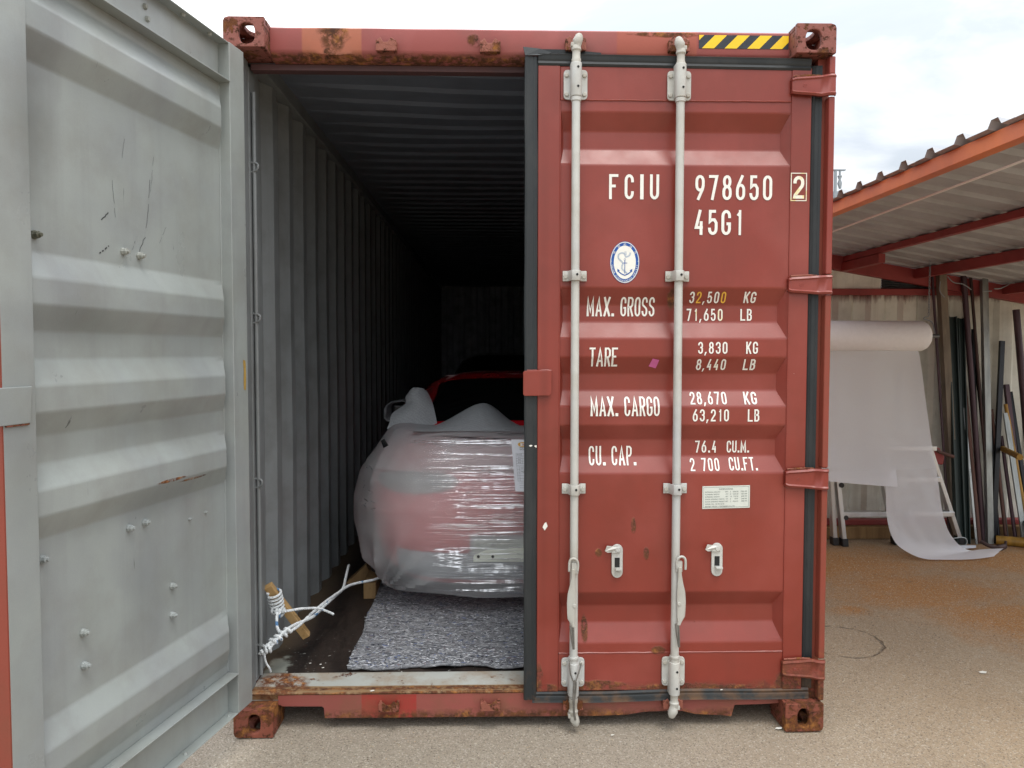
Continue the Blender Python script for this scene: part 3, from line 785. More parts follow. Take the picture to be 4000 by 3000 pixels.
# handle retainers riveted on the panel
def retainer(xc, z0_, z1_):
    mb = MB()
    pts = []
    w_ = .023
    for q in range(9): a = PI * q / 8; pts.append((xc + w_ * math.cos(a), z1_ - w_ + w_ * math.sin(a)))
    for q in range(9): a = PI + PI * q / 8; pts.append((xc + w_ * math.cos(a), z0_ + w_ + w_ * math.sin(a)))
    mb.prism(pts, lambda a, b_, d: (a, d, b_), YF - .006, YF + .0035)
    rt_ = mb.build('handle_retainer', M['zinc'], RD, bevel=0.0015)
    MB().box(xc - .011, xc + .010, YF - .0072, YF - .0045, z0_ + .045, z0_ + .085).build('retainer_slot', M['hole'], RD)
    MB().box(xc - .010, xc + .018, YF - .030, YF - .0065, z0_ + .036, z0_ + .045).build('retainer_lug', M['zinc'], RD, bevel=0.0015)
    MB().tube([(xc, YF - .006, z0_ + .020), (xc, YF - .010, z0_ + .020)], .0075, 10).build('rivet', M['zinc'], RD)
    m2 = MB()
    # swinging latch on top, turned aside to the left
    m2.prism([(.012, -.012), (.014, .010), (.0, .017), (-.022, .013), (-.046, .018), (-.054, -.004), (-.044, -.010), (-.024, -.012), (-.006, -.016)], lambda a, b_, d: (xc + a, d - (.010 if a < -.04 else 0), z1_ - .020 + b_), YF - .013, YF - .0065)
    MB().tube([(xc, YF - .012, z1_ - .020), (xc, YF - .017, z1_ - .020)], .0095, 14).build('rivet', M['zinc'], RD)
    m2.build('retainer_latch', M['zinc'], RD, bevel=0.0015)
retainer(1.577, 0.641, 0.782)
retainer(1.995, 0.645, 0.785)
# overlap plate on the free edge
MB().prism([(1.184, 1.405), (1.190, 1.400), (1.292, 1.401), (1.300, 1.410), (1.300, 1.497), (1.292, 1.505), (1.19, 1.503), (1.184, 1.497)], lambda a, b_, d: (a, d, b_), 0.030, 0.0395).box(1.245, 1.29, 0.0395, 0.0505, 1.41, 1.50).build('overlap_plate', M['door'], RD, bevel=0.002)
mb = MB()
mb.tube([(1.20 + .1 * i / 14, 0.036 + .006 * (i > 6), 1.504 + .003 * nz((i, 2, 2), .8)) for i in range(15)], .0035, 6)
mb.build('weld_bead', M['door'], RD, smooth=True)
# hinges
for z0_, z1_ in ((2.618, 2.700), (1.818, 1.893), (1.013, 1.097), (0.214, 0.295)):
    zc_ = (z0_ + z1_) / 2; h = (z1_ - z0_) / 2
    rows = []
    for xx, yy_, hh in ((2.274, .047, .62), (2.276, .034, .72), (2.286, .031, .80), (2.36, .029, .92), (2.385, .030, .98), (2.400, .026, 1.0), (2.412, .016, 1.0), (2.424, .010, 1.0), (2.440, .010, 1.0), (2.446, .020, 1.0)):
        rows.append([(xx, yy_ + .010, zc_ - h * hh), (xx, yy_, zc_ - h * hh + .001), (xx, yy_ - .004, zc_ - h * hh + .007), (xx, yy_ + .001, zc_ - h * hh + .012), (xx, yy_ + .001, zc_ + h * hh - .012), (xx, yy_ - .004, zc_ + h * hh - .007), (xx, yy_, zc_ + h * hh - .001), (xx, yy_ + .010, zc_ + h * hh)])
    hg = MB().grid(rows).build('hinge', M['door'] if z0_ > 1 else M['post'], RD, smooth=True, solid=0.004)
    m2 = MB()
    m2.tube([(2.325 + .0085 * math.cos(2 * PI * q / 14), .0295, zc_ + .006 * math.sin(2 * PI * q / 14)) for q in range(15)], .0012, 6, caps=False)
    m2.tube([(2.320, .0300, zc_), (2.330, .0300, zc_)], .0018, 6)
    m2.build('hinge_stamp', M['door'], RD, smooth=True)
    m3 = MB().tube([(2.28 + .11 * i / 12, .037 + .004 * nz((i, 1, z0_)), z1_ + .002 - .004 * abs(i - 8) / 8) for i in range(13)], [.004 + .003 * abs(nz((i * .9, z0_, 1))) for i in range(13)], 6)
    m3.build('hinge_weld', M['rustbar'], RD, smooth=True)
# hinge pin tube pieces on the post edge
zs_ = [2.776, 2.703, 2.615, 1.897, 1.815, 1.101, 1.010, 0.299, 0.211, 0.122]
for a, b_ in ((2.776, 2.703), (2.615, 1.897), (1.815, 1.101), (1.010, 0.299), (0.211, 0.122)):
    MB().box(2.420, 2.446, 0.020, 0.062, b_, a).build('post_flange', M['door'] if a > 1.9 else M['post'], CT, bevel=0.006)

# ------------------------------------------------------------------ lettering
def ribbon2d(pts, wdt, closed=False):
    """2-D ribbon with mitred joins -> list of (left, right)"""
    n = len(pts); out = []
    for i in range(n):
        p = Vector(pts[i])
        a = Vector(pts[(i - 1) % n]) if (closed or i > 0) else None
        c_ = Vector(pts[(i + 1) % n]) if (closed or i < n - 1) else None
        d1 = (p - a).normalized() if a is not None and (p - a).length > 1e-9 else None
        d2 = (c_ - p).normalized() if c_ is not None and (c_ - p).length > 1e-9 else None
        if d1 is None: d1 = d2
        if d2 is None: d2 = d1
        n1, n2 = Vector((-d1.y, d1.x)), Vector((-d2.y, d2.x))
        m_ = n1 + n2
        m_ = n1 if m_.length < 1e-6 else m_.normalized()
        k = min(2.2, 1 / max(0.35, m_.dot(n1)))
        out.append((p + m_ * wdt / 2 * k, p - m_ * wdt / 2 * k))
    return out
R_ = 0.21
def arc(cx_, cy, rx, ry, a0, a1, n=7): return [(cx_ + rx * math.cos(math.radians(a0 + (a1 - a0) * i / n)), cy + ry * math.sin(math.radians(a0 + (a1 - a0) * i / n))) for i in range(n + 1)]
TOPC = arc(.5, 1 - R_, .5, R_, 0, 180)
O_ = (arc(.5, 1 - R_, .5, R_, 0, 180) + arc(.5, R_, .5, R_, 180, 360), True)
G = {
 '0': [O_], 'O': [O_],
 'C': [([(1, .70)] + TOPC + arc(.5, R_, .5, R_, 180, 360) + [(1, .30)], 0)],
 'G': [([(1, .70)] + TOPC + arc(.5, R_, .5, R_, 180, 360) + [(1, .44), (.55, .44)], 0)],
 'S': [([(1, .74)] + TOPC + [(0, .70), (.12, .60), (.88, .42), (1, .32)] + arc(.5, R_, .5, R_, 360, 180) + [(0, .26)], 0)],
 'U': [([(0, 1)] + arc(.5, R_, .5, R_, 180, 360) + [(1, 1)], 0)],
 'F': [([(0, 0), (0, 1), (1, 1)], 0), ([(.05, .53), (.82, .53)], 0)],
 'I': [([(.5, 0), (.5, 1)], 0)], '1': [([(.72, 0), (.72, 1)], 0), ([(.66, .93), (.30, .80)], 0)],
 '2': [([(0, .70)] + list(reversed(TOPC)) + [(1, .68), (.92, .56), (.06, .10), (0, 0), (1, 0)], 0)],
 '3': [([(0, .74)] + list(reversed(TOPC)) + [(1, .64), (.80, .53), (.40, .53)], 0), ([(.80, .53), (1, .42)] + arc(.5, R_, .5, R_, 360, 180) + [(0, .26)], 0)],
 '4': [([(.55, 1), (0, .27), (1, .27)], 0), ([(.74, 0), (.74, .55)], 0)],
 '5': [([(.95, 1), (.10, 1), (.06, .54), (.30, .62), (.72, .62), (1, .48)] + arc(.5, R_, .5, R_, 360, 180) + [(0, .26)], 0)],
 '6': [(arc(.5, .62 - R_, .5, R_, 0, 180) + arc(.5, R_, .5, R_, 180, 360), True), ([(.02, .42), (.12, .58), (.72, 1)], 0)],
 '7': [([(0, 1), (1, 1), (.34, 0)], 0)],
 '8': [(arc(.5, .80, .44, .20, 0, 180) + arc(.5, .74, .44, .20, 180, 360), True), (arc(.5, .54 - R_, .5, R_, 0, 180) + arc(.5, R_, .5, R_, 180, 360), True)],
 '9': [(arc(.5, 1 - R_, .5, R_, 0, 180) + arc(.5, .38 + R_, .5, R_, 180, 360), True), ([(.98, .58), (.88, .42), (.28, 0)], 0)],
 'A': [([(0, 0), (.5, 1), (1, 0)], 0), ([(.20, .27), (.80, .27)], 0)],
 'B': [([(0, 0), (0, 1), (.62, 1), (.92, .90), (.92, .66), (.62, .54), (.05, .54)], 0), ([(.62, .54), (1, .42), (1, .12), (.66, 0), (0, 0)], 0)],
 'E': [([(1, 0), (0, 0), (0, 1), (1, 1)], 0), ([(.05, .53), (.82, .53)], 0)],
 'K': [([(0, 0), (0, 1)], 0), ([(1, 1), (.05, .38)], 0), ([(.36, .58), (1, 0)], 0)],
 'L': [([(0, 1), (0, 0), (1, 0)], 0)], 'M': [([(0, 0), (0, 1), (.5, .22), (1, 1), (1, 0)], 0)],
 'P': [([(0, 0), (0, 1), (.66, 1), (1, .90), (1, .58), (.66, .47), (.05, .47)], 0)],
 'R': [([(0, 0), (0, 1), (.66, 1), (1, .90), (1, .60), (.66, .49), (.05, .49)], 0), ([(.50, .46), (1, 0)], 0)],
 'T': [([(0, 1), (1, 1)], 0), ([(.5, .94), (.5, 0)], 0)], 'X': [([(0, 0), (1, 1)], 0), ([(0, 1), (1, 0)], 0)],
}
NAR = {'I': .14, '1': .36, '.': .17, ',': .17, ' ': .30, 'M': .56, 'X': .50, 'A': .50}
def lettering(text, x0, x1, z0_, z1_, mat=None, thick=.150, gap=.17, special={}, widths={}):
    """vinyl characters laid on the door panel, following its folds"""
    H = z1_ - z0_
    adv = []
    for ch in text: adv.append(widths.get(ch, NAR.get(ch, .43)))
    tot = sum(adv) + gap * (len(text) - 1)
    kx = (x1 - x0) / (tot * H)
    groups = {}
    xcur = x0
    for i, ch in enumerate(text):
        w_ = adv[i] * H * kx
        mt = special.get(i, mat or M['white'])
        bm = groups.setdefault(mt.name, (bmesh.new(), mt))[0]
        t = min(thick * H, w_ * 0.30) if ch not in 'I.,' else thick * H
        def addpoly(quads, lay):
            for q in quads:
                vs = [bm.verts.new((a, 0.00018 * lay, c_)) for a, c_ in q]
                try: bm.faces.new(vs)
                except Exception: pass
        if ch in '.,':
            s_ = t * .95
            q = [(xcur, z0_), (xcur + s_, z0_), (xcur + s_, z0_ + s_ * 1.1), (xcur, z0_ + s_ * 1.1)]
            if ch == ',': q = [(xcur - s_ * .3, z0_ - s_ * .9), (xcur + s_ * .2, z0_ - s_ * .9), (xcur + s_, z0_ + s_), (xcur + s_ * .1, z0_ + s_)]
            addpoly([q], 0)
        elif ch != ' ':
            for lay, (pts, closed) in enumerate(G[ch]):
                P_ = [(xcur + t / 2 + px * (w_ - t), z0_ + t / 2 + pz * (H - t)) for px, pz in pts]
                # ends reach the outer edge of the letter
                if not closed:
                    for e0, e1 in ((0, 1), (-1, -2)):
                        ax, az = pts[e0]; dx, dz = pts[e0][0] - pts[e1][0], pts[e0][1] - pts[e1][1]
                        if az in (0, 1) and abs(dz) > 1e-6: P_[e0] = (P_[e0][0] + (t / 2) * (dx * (w_ - t)) / (abs(dz) * (H - t)), P_[e0][1] + math.copysign(t / 2, dz))
                        elif ax in (0, 1) and abs(dz) < 1e-6 and az in (0, 1): P_[e0] = (P_[e0][0] + math.copysign(t / 2, dx), P_[e0][1])
                        elif ax in (0, 1) and az in (.26, .30, .70, .74): P_[e0] = (P_[e0][0], P_[e0][1])
                rb = ribbon2d(P_, t, closed)
                m_ = len(rb)
                addpoly([(tuple(rb[k][0]), tuple(rb[k][1]), tuple(rb[(k + 1) % m_][1]), tuple(rb[(k + 1) % m_][0])) for k in range(m_ if closed else m_ - 1)], lay)
        xcur += w_ + gap * H * kx
    for nm, (bm, mt) in groups.items():
        for zb_, _ in BR:
            if z0_ - .02 < zb_ < z1_ + .01:
                for q in (-.006, -.003, 0, .003, .006): bmesh.ops.bisect_plane(bm, geom=bm.verts[:] + bm.edges[:] + bm.faces[:], plane_co=(0, 0, zb_ + q), plane_no=(0, 0, 1))
        for v in bm.verts: v.co.y = YF + .004 + profd(v.co.z) - .0021 - v.co.y
        me = bpy.data.meshes.new('lettering'); bm.to_mesh(me); bm.free(); me.materials.append(mt)
        link('lettering', me, RD)
lettering('FCIU', 1.534, 1.739, 2.203, 2.304, gap=.30, widths={'I': .16}, thick=.14)
lettering('978650', 1.888, 2.205, 2.202, 2.303, gap=.20, thick=.145)
lettering('45G1', 1.887, 2.085, 2.060, 2.162, gap=.17, thick=.155)
lettering('MAX. GROSS', 1.449, 1.732, 1.728, 1.807, gap=.10, thick=.145)
lettering('TARE', 1.458, 1.575, 1.520, 1.598, gap=.08, thick=.15)
lettering('MAX. CARGO', 1.463, 1.750, 1.315, 1.395, gap=.10, thick=.15)
lettering('CU. CAP.', 1.461, 1.657, 1.108, 1.187, gap=.12, thick=.15)
lettering('32,500', 1.875, 2.026, 1.783, 1.829, gap=.20, thick=.165, special={1: M['amber'], 5: M['amber']})
lettering('KG', 2.102, 2.152, 1.784, 1.829, gap=.14, thick=.165)
lettering('71,650', 1.867, 2.018, 1.710, 1.760, gap=.20, thick=.165, special={1: M['yellowing'], 5: M['yellowing']})
lettering('LB', 2.093, 2.141, 1.711, 1.760, gap=.14, thick=.165)
lettering('3,830', 1.907, 2.029, 1.573, 1.622, gap=.18, thick=.165)
lettering('KG', 2.107, 2.156, 1.573, 1.623, gap=.14, thick=.18)
lettering('8,440', 1.905, 2.028, 1.505, 1.551, gap=.18, thick=.165, special={3: M['yellowing']})
lettering('LB', 2.102, 2.152, 1.505, 1.551, gap=.14, thick=.165)
lettering('28,670', 1.880, 2.033, 1.363, 1.414, gap=.18, thick=.165)
lettering('KG', 2.106, 2.160, 1.363, 1.414, gap=.14, thick=.165)
lettering('63,210', 1.888, 2.039, 1.293, 1.343, gap=.18, thick=.165)
lettering('LB', 2.118, 2.166, 1.292, 1.343, gap=.14, thick=.18)
lettering('76.4', 1.909, 2.000, 1.158, 1.208, gap=.18, thick=.165)
lettering('CU.M.', 2.043, 2.137, 1.158, 1.208, gap=.11, thick=.165)
lettering('2 700', 1.884, 2.006, 1.085, 1.136, gap=.18, thick=.165)
lettering('CU.FT.', 2.048, 2.166, 1.087, 1.139, gap=.12, thick=.165)
# boxed check digit sits on the frame stile
_BR = BR; BR = []
_yf = YF; YF = _yf - .0035
lettering('2', 2.291, 2.336, 2.209, 2.301, mat=M['yellowing'], thick=.15)
BR = _BR; YF = _yf
rb = ribbon2d([(2.282, 2.201), (2.345, 2.201), (2.345, 2.312), (2.282, 2.312)], .0035, True)
MB().add([(p.x, YF - .0016, p.y) for pr in rb for p in pr], [(2 * k, 2 * k + 1, (2 * k + 3) % 8, (2 * k + 2) % 8) for k in range(4)]).build('digit_box', M['yellowing'], RD, recalc=False)

def text_verts(body, size, sx=1.0, align='LEFT'):
    cu = bpy.data.curves.new('t', 'FONT'); cu.body = body; cu.size = size; cu.align_x = align; cu.resolution_u = 2
    ob = bpy.data.objects.new('t', cu); COL.objects.link(ob)
    dg = bpy.context.evaluated_depsgraph_get(); dg.update()
    me = ob.evaluated_get(dg).to_mesh()
    vs = [(v.co.x * sx, v.co.y) for v in me.vertices]; fs = [tuple(p.vertices) for p in me.polygons]
    ob.evaluated_get(dg).to_mesh_clear()
    bpy.data.objects.remove(ob); bpy.data.curves.remove(cu)
    return vs, fs

# classification emblem
EX, EZ, EA, EB = 1.6005, 1.947, 0.0605, 0.0850
YP = YF + .004
def oval(mb, a, b_, y_, n=48): mb.add([(EX + a * math.cos(2 * PI * k / n), y_, EZ + b_ * math.sin(2 * PI * k / n)) for k in range(n)], [tuple(range(n))])
mb = MB(); oval(mb, EA, EB, YP - .0020); em = mb.build('emblem', M['blue'], RD, recalc=False)
mb = MB(); oval(mb, EA * .975, EB * .982, YP - .0023); mb.build('emblem_rim', M['white'], RD, recalc=False)
mb = MB(); oval(mb, EA * .93, EB * .945, YP - .0026); mb.build('emblem_ring', M['blue'], RD, recalc=False)
mb = MB(); oval(mb, EA * .75, EB * .80, YP - .0029); mb.build('emblem_field', M['white'], RD, recalc=False)
def ringtext(s_, a0, a1, size, base_in, sx=1.0, upright=True):
    mb = MB(); n = len(s_)
    for i, ch in enumerate(s_):
        if ch == ' ': continue
        a = math.radians(a0 + (a1 - a0) * i / (n - 1))
        vs, fs = text_verts(ch, size, sx, 'CENTER')
        px, pz = EX + EA * base_in * math.cos(a), EZ + EB * (base_in + .02) * math.sin(a)
        tx, tz = -EA * math.sin(a), EB * math.cos(a)
        if upright: tx, tz = -tx, -tz
        l_ = math.hypot(tx, tz); tx /= l_; tz /= l_
        nx_, nz_ = -tz, tx
        mb.add([(px + u * tx + v * nx_, YP - .0030, pz + u * tz + v * nz_) for u, v in vs], fs)
    mb.build('emblem_text', M['white'], RD, recalc=False)
ringtext('CHINA CLASSIFICATION SOCIETY', 190, 350, .0105, .915, 1.0, False)
ringtext('中国船级社', 146, 34, .0118, .775, 1.0, True)
ringtext('**', 177, 3, .015, .80, 1.0, True)
def rib(pts, wdt, mat, y_, nm='emblem_drawing', closed=False):
    rb = ribbon2d([(EX + a, EZ + c_) for a, c_ in pts], wdt, closed); m_ = len(rb)
    MB().add([(p.x, y_, p.y) for pr in rb for p in pr], [(2 * k, 2 * k + 1, (2 * k + 3) % (2 * m_), (2 * k + 2) % (2 * m_)) for k in range(m_ if closed else m_ - 1)]).build(nm, mat, RD, recalc=False)
s3 = .001
rib([(0, .008), (0, -.046)], .0030, M['blue'], YP - .0032)
rib([(-.010, -.003), (.010, -.003)], .0026, M['blue'], YP - .0033)
rib([(.0035 * math.cos(a), .0115 + .0035 * math.sin(a)) for a in [2 * PI * k / 10 for k in range(10)]], .0012, M['blue'], YP - .0034, closed=True)
rib([(-.028, -.029), (-.024, -.039), (-.014, -.047), (0, -.053), (.014, -.047), (.024, -.039), (.028, -.029)], .0042, M['blue'], YP - .0035)
for sgx in (-1, 1): MB().add([(EX + sgx * .031, YP - .0036, EZ - .026), (EX + sgx * .020, YP - .0036, EZ - .034), (EX + sgx * .030, YP - .0036, EZ - .040)], [(0, 1, 2)]).build('emblem_drawing', M['blue'], RD, recalc=False)
dr = smooth_path([(.022, .040, 0), (.020, .030, 0), (.012, .024, 0), (.004, .022, 0), (-.002, .034, 0), (-.014, .038, 0), (-.026, .030, 0), (-.026, .016, 0), (-.016, .006, 0), (-.008, -.004, 0), (-.012, -.016, 0), (-.010, -.028, 0), (.002, -.038, 0), (.010, -.046, 0)], 4)
for off in (-.0022, .0022):
    rr2 = ribbon2d([(p.x, p.y) for p in dr], abs(off) * 2)
    rib([tuple(q[0] if off > 0 else q[1]) for q in rr2], .0009, M['paleblue'], YP - .0037)
rib([(p.x, p.y) for p in dr], .0008, M['paleblue'], YP - .0038)
rib([(.002, .030), (-.001, .044)], .0012, M['paleblue'], YP - .0039)
rib([(.006, .030), (.004, .045)], .0012, M['paleblue'], YP - .0039)

# data plate
MB().prism([(1.932, .927), (2.131, .932), (2.131, 1.026), (1.932, 1.022)], lambda a, b_, d: (a, d, b_), YP - .0030, YP - .0005).build('data_plate', M['plate'], RD)
rb = ribbon2d([(1.937, .932), (2.126, .937), (2.126, 1.021), (1.937, 1.017)], .0009, True)
MB().add([(p.x, YP - .0033, p.y) for pr in rb for p in pr], [(2 * k, 2 * k + 1, (2 * k + 3) % 8, (2 * k + 2) % 8) for k in range(4)]).build('plate_print', M['ink'], RD, recalc=False)
mb = MB()
def ptext(s_, x_, z_, size, sx=1.0, al='LEFT'):
    vs, fs = text_verts(s_, size, sx, al)
    mb.add([(x_ + u, YP - .0034, z_ + v + (x_ + u - 1.932) * .022) for u, v in vs], fs)
ptext('DIMENSIONS', 2.030, 1.0055, .0088, 1.15, 'CENTER')
rows_ = [('INTERNAL LENGTH', '39FT', '5', '45/64 IN', '12032 MM'), ('INTERNAL WIDTH', '7FT', '8', '19/32 IN', '2352 MM'), ('INTERNAL HEIGHT', '8FT', '10', '7/32 IN', '2698 MM'), ('DOOR OPENING WIDTH', '7FT', '8', '1/8 IN', '2340 MM'), ('DOOR OPENING HEIGHT', '8FT', '5', '49/64 IN', '2585 MM')]
for i, r_ in enumerate(rows_):
    zz_ = .9945 - i * .0101
    ptext(r_[0], 1.943, zz_, .0072, 1.0)
    ptext(r_[1], 2.040, zz_, .0072, .95, 'RIGHT'); ptext(r_[2], 2.048, zz_, .0072); ptext(r_[3], 2.082, zz_, .0072, .9, 'RIGHT'); ptext(r_[4], 2.119, zz_, .0072, .9, 'RIGHT')
ptext('MODEL NO.: NP-091Q-03', 1.943, .9945 - 5 * .0101, .0072); ptext('NINGBO PACIFIC CONTAINER CO.,LTD.', 1.943, .9945 - 6 * .0101, .0072, .97)
mb.build('plate_print', M['ink'], RD, recalc=False)
# pink sticker across a fold, torn white sticker on the stile
pk = [(1.720, 1.553), (1.748, 1.547), (1.737, 1.512), (1.706, 1.521)]
rows = []
for k in range(25):
    t = k / 24
    l_ = Vector(pk[0]).lerp(Vector(pk[3]), t); r_ = Vector(pk[1]).lerp(Vector(pk[2]), t)
    rows.append([(p.x, YP + profd(p.y) - .0025, p.y) for p in (l_, (l_ + r_) / 2, r_)])
MB().grid(rows).build('pink_sticker', M['pink'], RD)
MB().add([(1.281, YF - .0012, .876), (1.287, YF - .0012, .858), (1.275, YF - .0012, .840), (1.266, YF - .0012, .855), (1.274, YF - .0012, .871)], [(0, 1, 2, 3, 4)]).build('torn_sticker', M['white'], RD, recalc=False)
MB().add([(1.208, .0385, 1.195), (1.217, .0385, 1.199), (1.224, .0385, 1.195), (1.215, .0385, 1.190)], [(0, 1, 2, 3)]).add([(1.230, .043, 1.194), (1.240, .043, 1.197), (1.240, .043, 1.186), (1.234, .043, 1.189)], [(0, 1, 2, 3)]).build('paint_fleck', M['white'], RD, recalc=False)

# frayed wire twisted round the lower left rod bracket
p0 = smooth_path([(1.374, -.006, .305), (1.380, -.008, .255), (1.396, -.008, .225), (1.412, -.008, .262), (1.424, .0, .300)], 6)
mb = MB().tube(p0, .0028, 6)
mb.tube(smooth_path([(1.396, -.009, .232), (1.392, -.010, .17), (1.394, -.010, .10), (1.400, -.008, .066)], 6), .0045, 6)
mb.tube(smooth_path([(1.402, -.009, .226), (1.400, -.010, .18), (1.392, -.011, .12), (1.398, -.010, .07)], 6), .0030, 6)
mb.build('wire_tie', M['handsteel'], RD, smooth=True)

# ------------------------------------------------------------------ LEFT DOOR (swung open towards the camera)
LA = math.radians(11.6)
DD = Vector((math.sin(LA), math.cos(LA), 0)); NN = Vector((math.cos(LA), -math.sin(LA), 0)); LP = Vector((0.090, -0.030, 0))
def LDf(s_, d_, z_):
    p = LP - DD * s_ - NN * d_
    return (p.x, p.y, z_)
mb = MB()
mb.box(0.0, 0.104, 0.0, 0.055, 0.170, 2.744)
mb.box(1.062, 1.165, 0.0, 0.055, 0.165, 2.744)
mb.box(0.104, 1.062, 0.045, 0.055, 2.590, 2.742)
mb.box(0.104, 1.062, 0.0015, 0.0445, 2.738, 2.7425)
mb.box(0.104, 1.062, -0.004, 0.0445, 2.594, 2.599)
mb.box(0.104, 1.062, 0.045, 0.055, 0.168, 0.330)
mb.box(0.104, 1.062, -0.004, 0.0445, 0.325, 0.330)
mb.box(0.104, 1.062, 0.0015, 0.0445, 0.1675, 0.172)
LDR = mb.build('open_door', M['grey'], CT, fn=LDf, bevel=0.003)
panel(MB(), 0.104, 1.062, 0.045, -1, 0.045, e1=.0).build('door_panel', M['grey'], LDR, fn=LDf, smooth=True)
for xx in (0.105, 1.061):
    MB().tube([(xx + 0.0012 * nz((0, i * .6, xx)), .044, 0.335 + 2.25 * i / 80) for i in range(81)], 0.0035, 6).build('weld_bead', M['grey'], LDR, fn=LDf, smooth=True)
# the edge, painted red like the outside
MB().box(1.1655, 1.170, -0.0005, 0.056, 0.165, 2.744).build('door_edge', M['post'], LDR, fn=LDf)
MB().box(0.0, 1.165, 0.0552, 0.057, 0.165, 2.744).build('outer_skin', M['door'], LDR, fn=LDf)
MB().prism([(1.088, 1.398), (1.22, 1.398), (1.22, 1.492), (1.080, 1.492)], lambda a, b_, d: (a, d, b_), -0.008, -0.001).build('overlap_plate', M['grey'], LDR, fn=LDf, bevel=0.002)
MB().tube([(1.09 + .07 * i / 8, -.003, 1.3965 + .002 * nz((i, 0, 1))) for i in range(9)], .0035, 6).build('weld_bead', M['rustbar'], LDR, fn=LDf, smooth=True)
# painted-over bolt ends
def bolt(s_, z_, d0, mat, big=1.0):
    m2 = MB()
    m2.tube([(s_, d0, z_), (s_, d0 - .006 * big, z_), (s_, d0 - .007 * big, z_), (s_, d0 - .016 * big, z_), (s_ - .001, d0 - .017 * big, z_), (s_ - .001, d0 - .024 * big, z_)], [.0125 * big, .0120 * big, .0105 * big, .0100 * big, .0060 * big, .0055 * big], 8)
    return m2.build('bolt', mat, LDR, fn=LDf, smooth=False, bevel=0.001)
M['greybolt'] = painted('grimy_bolt_paint', (0.30, 0.31, 0.28), 0.5, dirty=0.8, dirt=(0.10, 0.10, 0.06), rust=0.08)
M['darkbolt'] = painted('blackened_bolt', (0.10, 0.10, 0.07), 0.5, dirty=0.9, dirt=(0.03, 0.03, 0.02), rust=0.1)
bolt(1.005, 1.890, .045, M['darkbolt']); bolt(.659, 1.890, .045, M['greybolt']); bolt(.584, 1.886, .045, M['greybolt'])
for s_, z_ in ((.659, 1.026), (.584, 1.027), (1.007, 1.021), (.447, .776), (.450, .676), (.865, .768), (.864, .671)): bolt(s_, z_, .045, M['grey'])
for s_, z_ in ((.239, .987), (.340, .984)): bolt(s_, z_, .045, M['grey'], .5)
for s_ in (.14, .42, .70, .97):
    m2 = MB().tube([(s_, .022, .1722), (s_, .022, .180)], [.009, .006], 8); m2.build('bolt', M['grey'], LDR, fn=LDf)
for s_ in (.20, .36, .62, .90):
    m2 = MB().tube([(s_, .020, 2.7378), (s_, .020, 2.728)], [.010, .007], 8); m2.build('bolt', M['greybolt'], LDR, fn=LDf)
for s_, z_ in ((.52, 2.655), (.53, 2.690), (.66, 2.700)):
    m2 = MB().tube([(s_, .0445, z_), (s_, .036, z_)], [.011, .007], 8); m2.build('bolt', M['greybolt'], LDR, fn=LDf)
# ochre tape scrap on the hinge stile
MB().add([(.020, -.0012, 1.545), (.038, -.0012, 1.548), (.033, -.0012, 1.50), (.036, -.0012, 1.46), (.034, -.0012, 1.432), (.020, -.0012, 1.428), (.016, -.0012, 1.47), (.018, -.0012, 1.52)], [tuple(range(8))]).build('tape_scrap', M['tape'], LDR, fn=LDf, recalc=False)
# black scuffs and a blue crayon mark
M['scuff'] = plain('black_scuff', (0.04, 0.04, 0.04), 0.7); M['bluemark'] = plain('blue_mark', (0.12, 0.22, 0.36), 0.7)
mb = MB()
for (s0_, z0_, s1_, z1_, w_) in ((.72, 2.00, .750, 1.972, .0035), (.70, 2.10, .69, 1.99, .0010), (.72, 1.900, .760, 1.872, .0042), (.52, 2.14, .545, 1.98, .0013), (.552, 1.95, .580, 1.90, .0020), (.64, 2.24, .655, 2.17, .0009), (.50, 2.22, .52, 2.10, .0008), (.44, 2.0, .48, 1.94, .0008), (.60, 1.93, .615, 1.90, .0009)):
    rb = ribbon2d([(s0_ + (s1_ - s0_) * k / 8 + .005 * nz((k * .7, s0_ * 30, 0)), z0_ + (z1_ - z0_) * k / 8) for k in range(9)], w_)
    for k in range(8):
        if random.random() < .8:
            mb.add([(p[0], .0440, p[1]) for p in (rb[k][0], rb[k][1], rb[k + 1][1], rb[k + 1][0])], [(0, 1, 2, 3)])
mb.build('scuff_mark', M['scuff'], LDR, fn=LDf, recalc=False)

# ================================================================== CARS IN THE CONTAINER
M['carred'] = plain('red_car_paint', (0.80, 0.012, 0.025), 0.22, 0.1, 0.05, 3, 0.0, Coat_Weight=0.8, Coat_Roughness=0.05)
M['carblack'] = plain('black_car_paint', (0.010, 0.011, 0.013), 0.25, 0.1, 0.05, 3, 0.0, Coat_Weight=0.8, Coat_Roughness=0.06)
M['glass'] = plain('dark_privacy_glass', (0.004, 0.005, 0.006), 0.06, 0.0, 0.05, 3, 0.0, spec=0.6)
M['tyre'] = plain('tyre_rubber', (0.015, 0.015, 0.016), 0.8, 0, 0.2)
M['rim'] = plain('alloy_rim', (0.45, 0.45, 0.46), 0.3, 0.8, 0.05)
M['lamp'] = plain('clear_lamp_lens', (0.42, 0.40, 0.40), 0.12, 0.3, 0.1, 8, 0.0)
M['silver'] = plain('silver_diffuser', (0.50, 0.52, 0.55), 0.45, 0.0, 0.05, 8, 0.0)
M['numplate'] = plain('number_plate', (0.72, 0.74, 0.66), 0.4, 0, 0.03)
CX = 1.222
def rows_at(R, z_):
    for (za, aa, ra), (zb_, ab, rb_) in zip(R, R[1:]):
        if za <= z_ <= zb_:
            t = (z_ - za) / (zb_ - za); return aa + (ab - aa) * t, ra + (rb_ - ra) * t
    return (R[0][1:] if z_ < R[0][0] else R[-1][1:])
